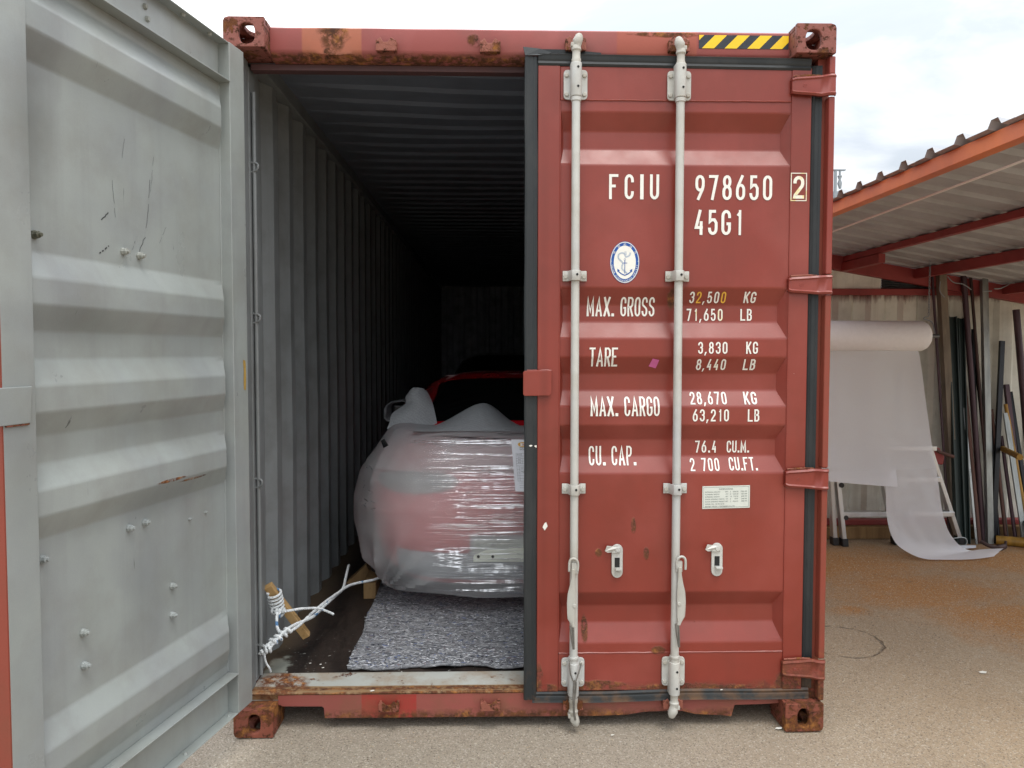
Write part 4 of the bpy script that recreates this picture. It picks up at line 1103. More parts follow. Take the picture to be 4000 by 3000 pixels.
REAR = [(.34, .78, .95), (.42, .86, .905), (.55, .895, .875), (.72, .915, .875), (.90, .905, .895), (1.00, .87, .925), (1.07, .81, .955), (1.115, .74, 1.00)]
EXP = 4.0
YC = 2.2
def ysurf(R, x_, z_, cx_=CX, yc=YC, n=EXP):
    a, yr = rows_at(R, z_)
    q = min(.9999, abs((x_ - cx_) / a))
    return yc - (yc - yr) * (1 - q ** n) ** (1 / n)
def outline(a, yr, yf, cx_, yc, ycf, n=EXP, m_=20):
    pts = []
    for k in range(m_ + 1):
        t = PI * k / m_
        ct, st_ = math.cos(t), math.sin(t)
        pts.append((cx_ - math.copysign(abs(ct) ** (2 / n), ct) * a, yc - (yc - yr) * abs(st_) ** (2 / n)))
    for k in range(m_ + 1):
        t = PI * k / m_
        ct, st_ = math.cos(t), math.sin(t)
        pts.append((cx_ + math.copysign(abs(ct) ** (2 / n), ct) * a, ycf + (yf - ycf) * abs(st_) ** (2 / n)))
    return pts
def make_car(name, label, paint, y0_, R, deck, green, glass_sec, length=4.25, zoff=0.0, detail=True, antenna=False):
    root = thing(name, label, 'car', (CX, y0_ + length / 2, 0.17))
    yo = y0_ - .875
    Rr = [(z_ + zoff, a, yr + yo) for z_, a, yr in R]
    yc, ycf, yf = YC + yo, y0_ + length - 1.2, y0_ + length
    mb = MB(); rows = []
    for z_, a, yr in Rr: rows.append([(px, py, z_) for px, py in outline(a, yr, yf - (yr - Rr[3][2]), CX, yc, ycf)])
    for k, (ins, dz) in enumerate(deck): rows.append([(CX + (px - CX) * ins, (yc + ycf) / 2 + (py - (yc + ycf) / 2) * (ins * .5 + .5), Rr[-1][0] + dz) for px, py, _ in rows[len(Rr) - 1]])
    nn = len(rows[0]); mb.grid(rows, cu=True); o_ = len(mb.v)
    mb.f.append(tuple(o_ - nn + k for k in range(nn))); mb.f.append(tuple(reversed(range(nn))))
    mb.build('body', paint, root, smooth=True)
    # greenhouse: lofted arches along y
    def sec(i_, off=0.0, n=18, t0=0, t1=PI):
        y_, wt, wb, zt_, zb_ = green[i_]
        pts = []
        for k in range(n + 1):
            t = t0 + (t1 - t0) * k / n
            ct, st_ = math.cos(t), math.sin(t)
            f = abs(st_) ** (2 / 4.5)
            wx = wb + (wt - wb) * f
            pts.append((CX - math.copysign(abs(ct) ** (2 / 4.5), ct) * (wx + off), y_ + yo, zb_ + zoff + (zt_ - zb_ + off) * f))
        return pts
    mb = MB().grid([sec(i_) for i_ in range(len(green))]); mb.build('roof', paint, root, smooth=True)
    a_, b_, t0, t1, off = glass_sec
    mb = MB(); rows = []
    for i_ in range(a_, b_ + 1): rows.append([(p[0], p[1] - off, p[2] + off * .5) for p in sec(i_, 0.0, 18, t0, t1)])
    mb.grid(rows).build('rear_window', M['glass'], root, smooth=True)
    for sd in (1, -1):                                 # side windows
        mb = MB(); rows = []
        for i_ in range(b_ + 1, len(green) - 2):
            r_ = sec(i_, .004, 12, .10, .62); rows.append([(CX + (p[0] - CX) * sd, p[1], p[2]) for p in r_])
        if len(rows) > 1: mb.grid(rows).build('side_window', M['glass'], root, smooth=True)
    for xw in (CX - .79, CX + .79):
        for yw in (y0_ + .78, y0_ + length - .85):
            r_ = .315; hw = .10
            m2 = MB(); n = 28
            rows = [[(xw + dx, yw + rr_ * math.cos(2 * PI * k / n), .17 + r_ + rr_ * math.sin(2 * PI * k / n)) for k in range(n)] for dx, rr_ in ((-hw, .21), (-hw, .29), (-hw + .02, r_), (hw - .02, r_), (hw, .29), (hw, .21))]
            wh = m2.grid(rows, cu=True).build('wheel', M['tyre'], root, smooth=True)
            sg = -1 if xw < CX else 1
            m3 = MB(); m3.tube([(xw + sg * .05, yw, .17 + r_), (xw + sg * .085, yw, .17 + r_)], [.21, .205], 24)
            m3.build('rim', M['rim'], wh, smooth=True)
    return root, Rr, yo
GREEN = [(1.22, .70, .72, 1.08, 1.03), (1.50, .69, .745, 1.165, 1.03), (1.90, .675, .775, 1.270, 1.03), (2.30, .66, .79, 1.355, 1.03), (2.46, .655, .80, 1.385, 1.03), (2.60, .65, .80, 1.418, 1.03), (2.95, .63, .80, 1.425, 1.05), (3.35, .56, .765, 1.425, 1.05), (3.75, .58, .76, 1.37, 1.04), (4.15, .62, .74, 1.20, 1.02), (4.45, .64, .72, 1.05, .98)]
RC, Rr, _ = make_car('red_car', 'red coupe whose tail is shrouded in foam, nearest the container door', M['carred'], .875, REAR, [(.9, .008), (.5, .012)], GREEN, (1, 4, .90, PI - .90, .006))
# tail lamps, lower valance, plate
def on_rear(pts, off, nm, mat, R=REAR, par=RC, fan=True):
    MB().add([(x_, ysurf(R, x_, z_) - off, z_) for x_, z_ in pts], [tuple(range(len(pts)))]).build(nm, mat, par, recalc=False)
for sg in (-1, 1):
    rows = []
    for k in range(17):
        t = k / 16; u = -1 + 2 * t
        h = math.sqrt(max(0, 1 - u * u)) ** .8
        xx = CX + sg * (.575 - .235 * -u)
        rows.append([(xx, ysurf(REAR, xx, .888 + v * .058 * h - .010 * u) - .008 - .006 * (1 - abs(v)), .888 + v * .058 * h - .010 * u) for v in (-1, -.5, 0, .5, 1)])
    MB().grid(rows).build('tail_lamp', M['lamp'], RC, smooth=True)
rows = []
for k in range(31):
    xx = CX - .68 + 1.36 * k / 30
    rows.append([(xx, ysurf(REAR, xx, z_) - .010, z_) for z_ in (.37, .43, .49, .525)])
MB().grid(rows).build('rear_valance', M['silver'], RC, smooth=True)
pl = MB().box(.958, 1.486, .846, .856, .485, .605).build('number_plate', M['numplate'], RC, bevel=.004)
MB().box(.94, 1.50, .857, .872, .47, .625).build('plate_recess', M['silver'], RC, bevel=.006)
for xs_ in (.985, 1.06):
    for zs2 in (.515, .578): MB().tube([(xs_, .845, zs2), (xs_, .8435, zs2)], .008, 8).build('plate_screw', M['hole'], RC)
MB().tube([(.70, 2.62, 1.400), (1.22, 2.585, 1.413), (1.74, 2.62, 1.400)], .004, 6).build('roof_seam', M['rim'], RC, smooth=True)

G2 = [(1.10, .66, .76, 1.15, 1.06), (1.5, .64, .76, 1.33, 1.06), (1.9, .585, .74, 1.46, 1.06), (2.15, .575, .745, 1.50, 1.06), (2.5, .57, .75, 1.525, 1.06), (3.0, .57, .75, 1.53, 1.06), (3.5, .58, .75, 1.50, 1.06), (4.0, .62, .74, 1.32, 1.04), (4.4, .64, .72, 1.12, 1.0)]
BC, _, yo2 = make_car('black_car', 'black hatchback parked deep in the container beyond the red roof', M['carblack'], 5.75, REAR, [(.9, .01), (.5, .02)], G2, (0, 3, .66, PI - .66, .006), length=4.3, zoff=.03, antenna=True)
MB().add([(1.315, 8.0, 1.545), (1.345, 8.0, 1.545), (1.330, 8.05, 1.60), (1.330, 8.14, 1.545)], [(0, 1, 2), (1, 3, 2), (3, 0, 2), (0, 3, 1)]).build('antenna_fin', M['silver'], BC)

# ---- foam and film round the tail of the red car
b = NB('packing_foam')
sp = b.noise(330, 3, 0.7)
lnz = b.noise(60, 4, 0.6, stretch=(1, 1, .15))
c = b.mix(b.step(sp, 0.36, 0.64), (0.44, 0.45, 0.46), (0.86, 0.86, 0.87))
p = b.princ(c, 0.75, 0, b.bump(b.math('ADD', sp, b.noise(7, 5)), 0.003, 0.5), 0.25, link=False)
tl = b.n('ShaderNodeBsdfTranslucent'); b.put(tl.inputs[0], (0.7, 0.72, 0.74))
m1 = b.n('ShaderNodeMixShader'); m1.inputs[0].default_value = 0.25; b.L(p.outputs[0], m1.inputs[1]); b.L(tl.outputs[0], m1.inputs[2])
tr = b.n('ShaderNodeBsdfTransparent')
m2 = b.n('ShaderNodeMixShader'); b.put(m2.inputs[0], b.step(b.math('ADD', b.math('MULTIPLY', sp, 1.3), b.math('MULTIPLY', b.noise(2.6, 4, .5, dist=.6), 0.45)), 0.65, 1.12, 0.34, 0.66))
b.L(m1.outputs[0], m2.inputs[1]); b.L(tr.outputs[0], m2.inputs[2]); b.L(m2.outputs[0], b.out.inputs[0])
M['foam'] = b.m
b = NB('packing_foam_double')
sp = b.noise(300, 3, 0.7)
wv = b.n('ShaderNodeTexWave'); b.L(b.co, wv.inputs[0]); wv.inputs['Scale'].default_value = 18; wv.inputs['Distortion'].default_value = 2.0; wv.bands_direction = 'DIAGONAL'
c = b.mix(b.step(sp, 0.30, 0.70), (0.26, 0.28, 0.30), (0.64, 0.66, 0.68)); c = b.mix(b.math('MULTIPLY', wv.outputs['Fac'], .25), c, (0.3, 0.32, 0.35))
p = b.princ(c, 0.75, 0, b.bump(b.math('ADD', sp, b.math('MULTIPLY', wv.outputs['Fac'], .3)), 0.002, 0.5), 0.25, link=False)
tr = b.n('ShaderNodeBsdfTransparent'); m2 = b.n('ShaderNodeMixShader'); m2.inputs[0].default_value = .12
b.L(p.outputs[0], m2.inputs[1]); b.L(tr.outputs[0], m2.inputs[2]); b.L(m2.outputs[0], b.out.inputs[0])
M['foam2'] = b.m
b = NB('stretch_film')
x_, y_, z_ = b.sep()
st1 = b.noise(2.2, 7, 0.62, stretch=(1.3, 1.3, 62), dist=0.25)
st2 = b.noise(5, 5, 0.6, stretch=(1, 1, 14), dist=0.6, off=(3, 1, 2))
h = b.math('ADD', b.math('MULTIPLY', st1, 1.0), b.math('MULTIPLY', st2, .5))
gl = b.n('ShaderNodeBsdfGlossy'); gl.inputs['Roughness'].default_value = 0.10; gl.inputs['Color'].default_value = (.95, .97, 1, 1)
b.L(b.bump(h, 0.006, 1.0), gl.inputs['Normal'])
tr = b.n('ShaderNodeBsdfTransparent'); tr.inputs[0].default_value = (.97, .98, .98, 1)
ms = b.n('ShaderNodeMixShader')
lines = b.step(st1, 0.54, 0.60, 0.04, 0.9)
zone_ = b.math('MULTIPLY', b.step(b.math('ADD', x_, b.math('MULTIPLY', b.noise(3, 4), .25)), 0.84, 1.02), b.step(b.noise(1.8, 3, off=(6, 6, 1)), 0.30, 0.55, .45, 1))
b.put(ms.inputs[0], b.math('ADD', b.math('MULTIPLY', lines, zone_), 0.035))
b.L(tr.outputs[0], ms.inputs[1]); b.L(gl.outputs[0], ms.inputs[2]); b.L(ms.outputs[0], b.out.inputs[0])
M['film'] = b.m

FW = thing('packing_foam_shroud', 'grey translucent foam shroud taped tight round the rear of the red car', 'foam wrapping', (CX, 1.3, .22))
WR = [(.28, .80, .900), (.34, .86, .880), (.45, .955, .855), (.60, .985, .840), (.75, .985, .840), (.90, .945, .860), (1.0, .870, .890), (1.07, .825, .925), (1.115, .790, .965), (1.145, .765, 1.02)]
def wrap_rows(extra=0.0, amp=1.0):
    rows = []
    zs = [.28 + (1.145 - .28) * k / 44 for k in range(45)]
    nT = 110
    for z_ in zs:
        a, yr = rows_at(WR, z_)
        r_ = []
        for k in range(nT + 1):
            t = -0.0 + PI * k / nT
            ct, st_ = math.cos(t), math.sin(t)
            n_ = 4.4
            ux = math.copysign(abs(ct) ** (2 / n_), ct); uy = abs(st_) ** (2 / n_)
            px = CX - ux * (a + extra); py = 2.0 - (2.0 - yr + extra) * uy
            # hem: higher at the wheel, pulled to a point at the left rear corner
            f = (1.145 - z_) / (1.145 - .28)
            xr = (px - CX)
            hem = 0.0
            tie = math.exp(-((px - .43) / .09) ** 2) * (1 if py > .95 else 1)
            side = max(0, min(1, (py - 1.12) / .35))
            hem = -.030 * tie + .22 * side + .012 * math.sin(px * 9 + 1.0) + .01 * (1 - abs(xr) / .7 if abs(xr) < .7 else 0)
            zz_ = z_ + hem * f ** 3
            # folds fanning from the tie point and hanging from the top corner
            d_ = math.hypot((px - .43), (zz_ - .24)); ang = math.atan2(zz_ - .24, px - .43)
            fold = .015 * (1 - 2 * abs(math.sin(ang * 8))) * (px < .95) * math.exp(-(d_ - .18) ** 2 / .03) + .007 * nz((px * 5, py * 5, zz_ * 4)) + .012 * math.exp(-((px - .50 + .10 * math.sin((1.1 - zz_) * 5)) / .018) ** 2) * (zz_ > .86)
            fold += .004 * nz((px * 14, py * 14, zz_ * 6), 1, 4) - .010 * math.exp(-((px - .56) / .05) ** 2) * max(0, zz_ - .9)
            r_.append((px - ux * fold * amp * .8, py - uy * fold * amp, zz_))
        rows.append(r_)
    # over the deck
    last = rows[-1]
    for ins, dz in ((.93, .012), (.82, .012), (.68, .002), (.50, -.008)):
        rows.append([(CX + (p[0] - CX) * (ins * .6 + .4), 2.0 + (p[1] - 2.0) * ins, 1.145 + dz + .004 * nz((p[0] * 6, ins * 7, 0))) for p in last])
    return rows
MB().grid(wrap_rows()).build('foam_sheet', M['foam'], FW, smooth=True)
wr_ = wrap_rows(.006, .9)
MB().grid([r_ for r_ in wr_[:45] if r_[60][2] > .945]).build('foam_band', M['foam'], FW, smooth=True)
flm = wrap_rows(.012, .8)[:45]
MB().grid(flm).build('stretch_film', M['film'], FW, smooth=True)
# creases of the stretched film: shallow glossy ridges running round the tail
b = NB('film_crease')
gl = b.n('ShaderNodeBsdfGlossy'); gl.inputs['Roughness'].default_value = 0.16; gl.inputs['Color'].default_value = (.85, .86, .88, 1)
tr = b.n('ShaderNodeBsdfTransparent'); ms = b.n('ShaderNodeMixShader'); b.put(ms.inputs[0], b.step(b.noise(30, 4, .6, stretch=(1, 1, .3)), .42, .6, .08, .75))
b.L(tr.outputs[0], ms.inputs[1]); b.L(gl.outputs[0], ms.inputs[2]); b.L(ms.outputs[0], b.out.inputs[0])
M['crease'] = b.m
rc = random.Random(11)
mb = MB()
def wy(x_, z_):
    a, yr = rows_at(WR, z_); q = min(.9999, abs((x_ - CX) / (a + .012)))
    return 2.0 - (2.0 - yr + .012) * (1 - q ** 4.4) ** (1 / 4.4)
def crease(x0_, z0_, ln, hh, slope):
    n = max(4, int(ln / .02)); rws = []
    th = rc.uniform(.16, .42)
    for i in range(n + 1):
        t = i / n; xx = x0_ + ln * t; zz_ = z0_ + slope * ln * t + .003 * nz((xx * 7, z0_ * 40, 1))
        hgt = hh * math.sin(PI * min(.97, max(.03, t))) ** .6
        yy_ = wy(xx, zz_) - .006
        rws.append([(xx, yy_ - math.sin(th) * hgt, zz_), (xx, yy_, zz_ + hgt)])
    mb.grid(rws)
for _ in range(110):
    band = rc.choice([(.84, 1.00), (.84, .98), (.60, .86), (.32, .60), (.32, .50)])
    crease(rc.uniform(.80, 1.35), rc.uniform(*band), rc.uniform(.05, .30), rc.uniform(.0012, .0034), rc.uniform(-.05, .05))
for _ in range(26): crease(rc.uniform(.86, 1.05), rc.uniform(.33, 1.0), rc.uniform(.25, .55), rc.uniform(.002, .0045), rc.uniform(-.02, .03))
for _ in range(8): crease(rc.uniform(.52, .70), 1.105 + rc.uniform(-.012, .010), rc.uniform(.4, .8), rc.uniform(.002, .004), rc.uniform(-.01, .004))
for _ in range(34): crease(rc.uniform(.74, .86), rc.uniform(.46, .56), rc.uniform(.03, .12), rc.uniform(.002, .006), rc.uniform(-.3, .2))
for _ in range(14): crease(rc.uniform(.85, .90), rc.uniform(.72, .86), rc.uniform(.02, .06), rc.uniform(.003, .006), rc.uniform(-.1, .1))
for _ in range(16): crease(rc.uniform(.34, .42), rc.uniform(.68, .95), rc.uniform(.01, .04), rc.uniform(.003, .009), rc.uniform(-.5, .5))
cr_ = mb.build('film_crease', M['crease'], FW, smooth=False); cr_['kind'] = 'stuff'
# the loose hump over the boot and the upright flap
rows = []
for j in range(15):
    v = j / 14; r_ = []
    for i in range(31):
        u = i / 30; xx = .62 + .68 * u
        bmp = math.exp(-((xx - 1.00) / .135) ** 2) * .9 + math.exp(-((xx - .84) / .12) ** 2) * .35
        yy_ = 1.02 + .52 * v
        zz_ = 1.150 + (.150 * bmp * math.sin(PI * .5 * min(1, v * 1.15)) ** 1.2) - .028 * v + .003 * nz((xx * 9, v * 5, 1))
        r_.append((xx + .02 * v, yy_, zz_))
    rows.append(r_)
MB().grid(rows).build('foam_hump', M['foam2'], FW, smooth=True)
rows = []
for j in range(19):
    v = j / 18
    xl = .430 + .085 * min(1, v * 1.6) ** 2 + .015 * v + .008 * math.sin(v * 14); xr_ = .735 - .060 * v - .030 * v ** 4 - .004 * math.sin(v * PI)
    rows.append([(xl + (xr_ - xl) * u, 1.45 + .25 * v - .06 * math.sin(PI * u) + .012 * nz((u * 3, v * 4, 2)), 1.12 + .238 * (v ** .9) * (1 - .10 * abs(2 * u - 1) ** 3 * v) + .010 * nz((u * 5, v * 3, 7)) * v) for u in [q / 12 for q in range(13)]])
MB().grid(rows).build('foam_flap', M['foam2'], FW, smooth=True)
# foam cuff round the near mirror
rows = []
for j in range(7):
    v = j / 6
    rows.append([(.335 + (.085 - .020 * v) * math.copysign(abs(math.cos(t)) ** .6, math.cos(t)) + .02 * v, 2.62 + .30 * v + .05 * math.sin(t), 1.135 + .068 * math.copysign(abs(math.sin(t)) ** .6, math.sin(t)) + .015 * math.cos(t) + .006 * nz((t * 3, v, 0))) for t in [2 * PI * q / 20 for q in range(20)]])
MB().grid(rows, cu=True).build('mirror_cuff', M['foam2'], FW, smooth=True, solid=.006)
MB().box(.285, .395, 2.72, 2.90, 1.075, 1.185).build('door_mirror', M['carblack'], RC, bevel=.03, seg=4)
# tear at the corner of the shroud
MB().add([(.463, .985, 1.105), (.485, .960, 1.118), (.510, .945, 1.085), (.480, .965, 1.068)], [(0, 1, 2, 3)]).build('foam_tear', M['carblack'], FW, recalc=False)

# ---- shipping notice taped on the shroud
NT = thing('shipping_notice', 'white printed shipping notice with a yellow oval mark taped on the foam shroud', 'paper notice', (1.25, .83, .86))
NTL, NBL = Vector((1.155, .838, 1.128)), Vector((1.176, .808, .863))
NU = Vector((.998, -.005, -.012)).normalized(); NV = (NBL - NTL); NH = NV.length; NV = NV.normalized(); NW = .188
NNm = NU.cross(NV).normalized()
if NNm.y > 0: NNm = -NNm
def NP(u, v, k=0): p = NTL + NU * u + NV * v + NNm * (.0012 + .0004 * k) + Vector((0, -.004, 0)) * math.sin(PI * u / NW); return tuple(p)
MB().grid([[NP(NW * i / 8, NH * j / 10, 0) for i in range(9)] for j in range(11)]).build('paper_sheet', M['paper'], NT, smooth=True, recalc=False)
def nq(mb, u0, v0, u1, v1, k=1):
    n = 4
    mb.grid([[NP(u0 + (u1 - u0) * i / n, v0, k) for i in range(n + 1)], [NP(u0 + (u1 - u0) * i / n, v1, k) for i in range(n + 1)]])
def nl(mb, u0, v0, u1, v1): (nq(mb, u0, v0 - .0004, u1, v0 + .0004) if abs(v1 - v0) < 1e-6 else nq(mb, u0 - .0004, v0, u0 + .0004, v1))
mb = MB()
for v in (.072, .085, .098, .111, .124, .136, .156, .172, .186, .200, .214): nl(mb, .018, v, .17, v)
for u in (.018, .17): nl(mb, u, .072, u, .214)
nl(mb, .048, .072, .048, .124); nl(mb, .030, .136, .030, .214); nl(mb, .072, .136, .072, .214)
for v in (.224, .236, .248): nl(mb, .024, v, .165, v)
def ntext(s_, u, v, size, al='LEFT'):
    vs, fs = text_verts(s_, size, 1, al)
    mb.add([NP(u + a, v - c_, 2) for a, c_ in vs], fs)
ntext('PREMIUM', .062, .046, .0105, 'CENTER'); ntext('SHORING', .062, .055, .0105, 'CENTER')
for t_, v in (('바이어', .082), ('도시', .095), ('포장', .108), ('운송', .121)): ntext(t_, .033, v, .0085, 'CENTER')
for t_, v in (('마운트', .082), ('로스앤젤', .095), ('ADF', .108), ('-', .121)): ntext(t_, .066, v, .0085)
ntext('MARK NO.', .036, .149, .0065); ntext('MARK NO.', .036, .166, .0065); ntext('QTY', .045, .1715, .0055); ntext('NO', .078, .149, .0065)
for i in range(4): ntext(str(i + 1), .022, .168 + .014 * i, .007)
ntext('CONTAINER NO.', .048, .2335, .0075); ntext('SEAL NO.', .066, .2455, .0075)
mb.build('printed_form', M['ink'], NT, recalc=False)
mb = MB(); mb.add([NP(.060 + .028 * math.cos(a), .026 + .013 * math.sin(a), 2) for a in [2 * PI * k / 28 for k in range(28)]], [tuple(range(28))]); mb.build('yellow_oval', M['amber'], NT, recalc=False)
mb = MB(); mb.add([NP(*p, 3) for p in ((.045, .018), (.076, .018), (.076, .034), (.045, .034))], [(0, 1, 2, 3)]); mb.build('oval_panel', M['white'], NT, recalc=False)
mb = MB(); vs, fs = text_verts('R', .019, 1.1, 'CENTER'); mb.add([NP(.061 + a, .0335 - c_, 4) for a, c_ in vs], fs); mb.build('red_mark', M['redscrape'], NT, recalc=False)

# ---- felt blanket under the car
b = NB('recycled_felt')
f1 = b.noise(26, 9, 0.8, stretch=(.45, 1, 1), dist=1.8)
f2 = b.noise(75, 5, 0.75, stretch=(.4, 1, 1), dist=2.2, off=(4, 4, 1))
c = b.mix(b.step(f1, 0.36, 0.66), (0.065, 0.071, 0.085), (0.45, 0.46, 0.48))
c = b.mix(b.step(f2, 0.55, 0.62, 0, .9), c, (0.80, 0.81, 0.85))
c = b.mix(b.step(b.noise(48, 5, .7, dist=1.5, off=(9, 1, 1)), 0.62, 0.70, 0, .6), c, (0.30, 0.17, 0.18))
c = b.mix(b.step(b.noise(52, 5, .7, dist=1.5, off=(1, 8, 1)), 0.62, 0.70, 0, .6), c, (0.09, 0.14, 0.30))
b.princ(c, 0.95, 0, b.bump(b.math('ADD', f1, b.math('MULTIPLY', f2, .6)), 0.012, 1.0), 0.1)
M['felt'] = b.m
rows = []
for j in range(70):
    v = j / 69; yy_ = .252 + 1.9 * v
    xl = .418 - .055 * v - .006 * math.sin(v * 22)
    r_ = []
    for i in range(90):
        u = i / 89; xx = xl + (2.30 - xl) * u
        edge = (1 - v) ** 14
        ye = yy_ + edge * (.011 * math.sin(xx * 8.5 + .4) + .007 * math.sin(xx * 21)) + (.012 * nz((xx * 30, yy_ * 30, 0)) if j == 0 else 0)
        lift = .010 * max(0, math.sin(xx * 8.5 + .2)) * edge + .006 * max(0, math.sin(xx * 17)) * edge
        r_.append((xx + (.006 * nz((0, yy_ * 40, 7)) if i == 0 else 0), ye, .180 + lift + .005 * nz((xx * 9, yy_ * 9, 0)) + .003 * nz((xx * 35, yy_ * 35, 5)) + .004 * nz((xx * 4, yy_ * 4, 2))))
    rows.append(r_)
bl = MB().grid(rows).build('felt_blanket', M['felt'], None, smooth=True, solid=.012)
rf = random.Random(5)
for mname, colr, cnt in (('felt_white', (.66, .68, .72), 2600), ('felt_dark', (.03, .035, .055), 1500), ('felt_blue', (.14, .19, .36), 700), ('felt_mauve', (.26, .20, .22), 350)):
    M[mname] = plain(mname, colr, .95, 0, .3, 90, 0.0005, .1)
    mb = MB()
    for _ in range(cnt):
        j = rf.random() ** 1.5 * 50; i_f = rf.random() * 88
        p = Vector(rows[int(j)][int(i_f)]).lerp(Vector(rows[int(j) + 1][int(i_f) + 1]), rf.random()); p.z += .0075 + rf.random() * .003
        ln = rf.uniform(.003, .014); wd = rf.uniform(.0008, .0026); an = rf.gauss(0, .7)
        ca, sa = math.cos(an), math.sin(an)
        pts = [(-ln, 0), (-ln * .3, wd), (ln * .5, wd * .8), (ln, 0), (ln * .3, -wd), (-ln * .5, -wd)]
        bend = rf.uniform(-.25, .25) * ln
        mb.add([(p.x + a * ca - (c_ + bend * (a / ln) ** 2) * sa, p.y + a * sa + (c_ + bend * (a / ln) ** 2) * ca, p.z + rf.uniform(0, .0015)) for a, c_ in pts], [(0, 1, 2, 3), (0, 3, 4, 5)])
    tf = mb.build('felt_fibre', M[mname], bl, recalc=False); tf['kind'] = 'stuff'
tag(bl, 'speckled grey recycled felt blanket spread on the container floor under the shrouded car', 'blanket')

# ---- timber chocks and the tensioning stick
def wood(name, c0, c1, sc=1.0):
    b = NB(name)
    gr_ = b.noise(14 * sc, 6, 0.6, stretch=(1, 1, .12), dist=.4)
    c = b.mix(b.step(gr_, 0.35, 0.65), c0, c1)
    c = b.mix(b.step(b.noise(40, 4, .6), .58, .7, 0, .35), c, tuple(x * .35 for x in c0))
    b.princ(c, .7, 0, b.bump(gr_, .0015, .7), .3)
    return b.m
M['pine'] = wood('pale_pine', (0.34, 0.20, 0.075), (0.50, 0.33, 0.15))
M['oldwood'] = wood('mouldy_timber', (0.20, 0.115, 0.05), (0.30, 0.19, 0.085))
def block(name, c_, size, rz, mat, label, cat, tilt=(0, 0)):
    mb = MB().box(-size[0] / 2, size[0] / 2, -size[1] / 2, size[1] / 2, -size[2] / 2, size[2] / 2)
    R3 = Matrix.Rotation(rz, 4, 'Z') @ Matrix.Rotation(tilt[0], 4, 'X') @ Matrix.Rotation(tilt[1], 4, 'Y')
    o = mb.build(name, mat, None, bevel=.003, fn=lambda x_, y_, z_: tuple(R3 @ Vector((x_, y_, z_)) + Vector(c_)))
    return tag(o, label, cat)
block('timber_chock', (.352, 1.40, .217), (.070, .35, .092), .04, M['oldwood'], 'mouldy timber chock end-on at the blanket edge beside the rear tyre', 'wood block')
# wedge
mb = MB().prism([(0, 0), (.17, 0), (.13, .12)], lambda a, b_, d: (.165 + a, d, .172 + b_), 1.50, 1.60)
tag(mb.build('timber_wedge', M['oldwood'], None, bevel=.003), 'dirty triangular timber wedge between the wall and the rear tyre', 'wood wedge')
# stick
A_, B_ = Vector((.052, .325, .532)), Vector((.196, .430, .262))
d = (B_ - A_).normalized(); sx = d.cross(Vector((0, 1, 0))).normalized(); sy = d.cross(sx).normalized()
mb = MB(); h = .0175
vs = [A_ + sx * a * h + sy * c_ * h for a, c_ in ((-1, -1), (1, -1), (1, 1), (-1, 1))] + [B_ + sx * a * h + sy * c_ * h for a, c_ in ((-1, -1), (1, -1), (1, 1), (-1, 1))]
mb.add(vs, [(0, 1, 2, 3), (7, 6, 5, 4), (0, 4, 5, 1), (1, 5, 6, 2), (2, 6, 7, 3), (3, 7, 4, 0)])
tag(mb.build('tensioning_stick', M['pine'], None, bevel=.002), 'square pine stick wound into the white lashing rope by the left wall', 'wooden stick')

# ---- rope: three strands laid round each other
b = NB('white_rope')
wq = b.noise(70, 4, .6, stretch=(1, 1, 1))
c = b.mix(b.step(wq, .35, .65), (.52, .55, .56), (.76, .79, .80)); c = b.mix(b.step(b.noise(22, 3, .5, off=(3, 3, 3)), .62, .66), c, (.10, .22, .40))
b.princ(c, .7, 0, b.bump(b.noise(220, 3), .0008, .8), .3)
M['rope'] = b.m
def rope(mb, pts, r_=.0062, pitch=.035, k=8):
    P_ = smooth_path(pts, k)
    Q = [P_[0]]
    for a, c_ in zip(P_, P_[1:]):                       # resample evenly
        L_ = (c_ - a).length; n = max(1, int(L_ / .006))
        for i in range(1, n + 1): Q.append(a.lerp(c_, i / n))
    t0 = (Q[1] - Q[0]).normalized(); a = t0.orthogonal().normalized()
    fr = []; ph = 0; prev = Q[0]
    for i, p in enumerate(Q):
        t = (Q[min(i + 1, len(Q) - 1)] - Q[max(0, i - 1)])
        t = t.normalized() if t.length > 1e-9 else t0
        a = (a - t * a.dot(t)).normalized(); c_ = t.cross(a)
        ph += (p - prev).length / pitch * 2 * PI; prev = p
        fr.append((p, a.copy(), c_, ph))
    for s_ in range(3):
        mb.tube([p + (a_ * math.cos(f + s_ * 2 * PI / 3) + cc * math.sin(f + s_ * 2 * PI / 3)) * r_ * .55 for p, a_, cc, f in fr], r_ * .58, 6)
    return mb
RP = thing('lashing_rope', 'white three-strand rope lashing the red car to the wall bar at the door', 'rope', (.08, .2, .28))
lay1 = [(.060, .170, .280), (.085, .190, .312), (.140, .240, .340), (.180, .320, .343), (.213, .450, .357), (.235, .600, .355), (.262, .80, .340), (.300, .97, .332), (.395, 1.10, .318), (.44, 1.2, .31)]
lay2 = [(.056, .185, .262), (.095, .195, .300), (.145, .235, .352), (.172, .315, .356), (.222, .445, .346), (.243, .600, .346), (.256, .80, .331), (.263, .95, .320), (.245, 1.12, .330), (.227, 1.30, .345)]
for nm, ly in (('rope_run', lay1), ('rope_run', lay2)):
    rope(MB(), ly, .0070).build(nm, M['rope'], RP, smooth=True)
rope(MB(), [(.128, .235, .352), (.112, .25, .372), (.100, .290, .400), (.096, .330, .418)], .0062).build('rope_riser', M['rope'], RP, smooth=True)
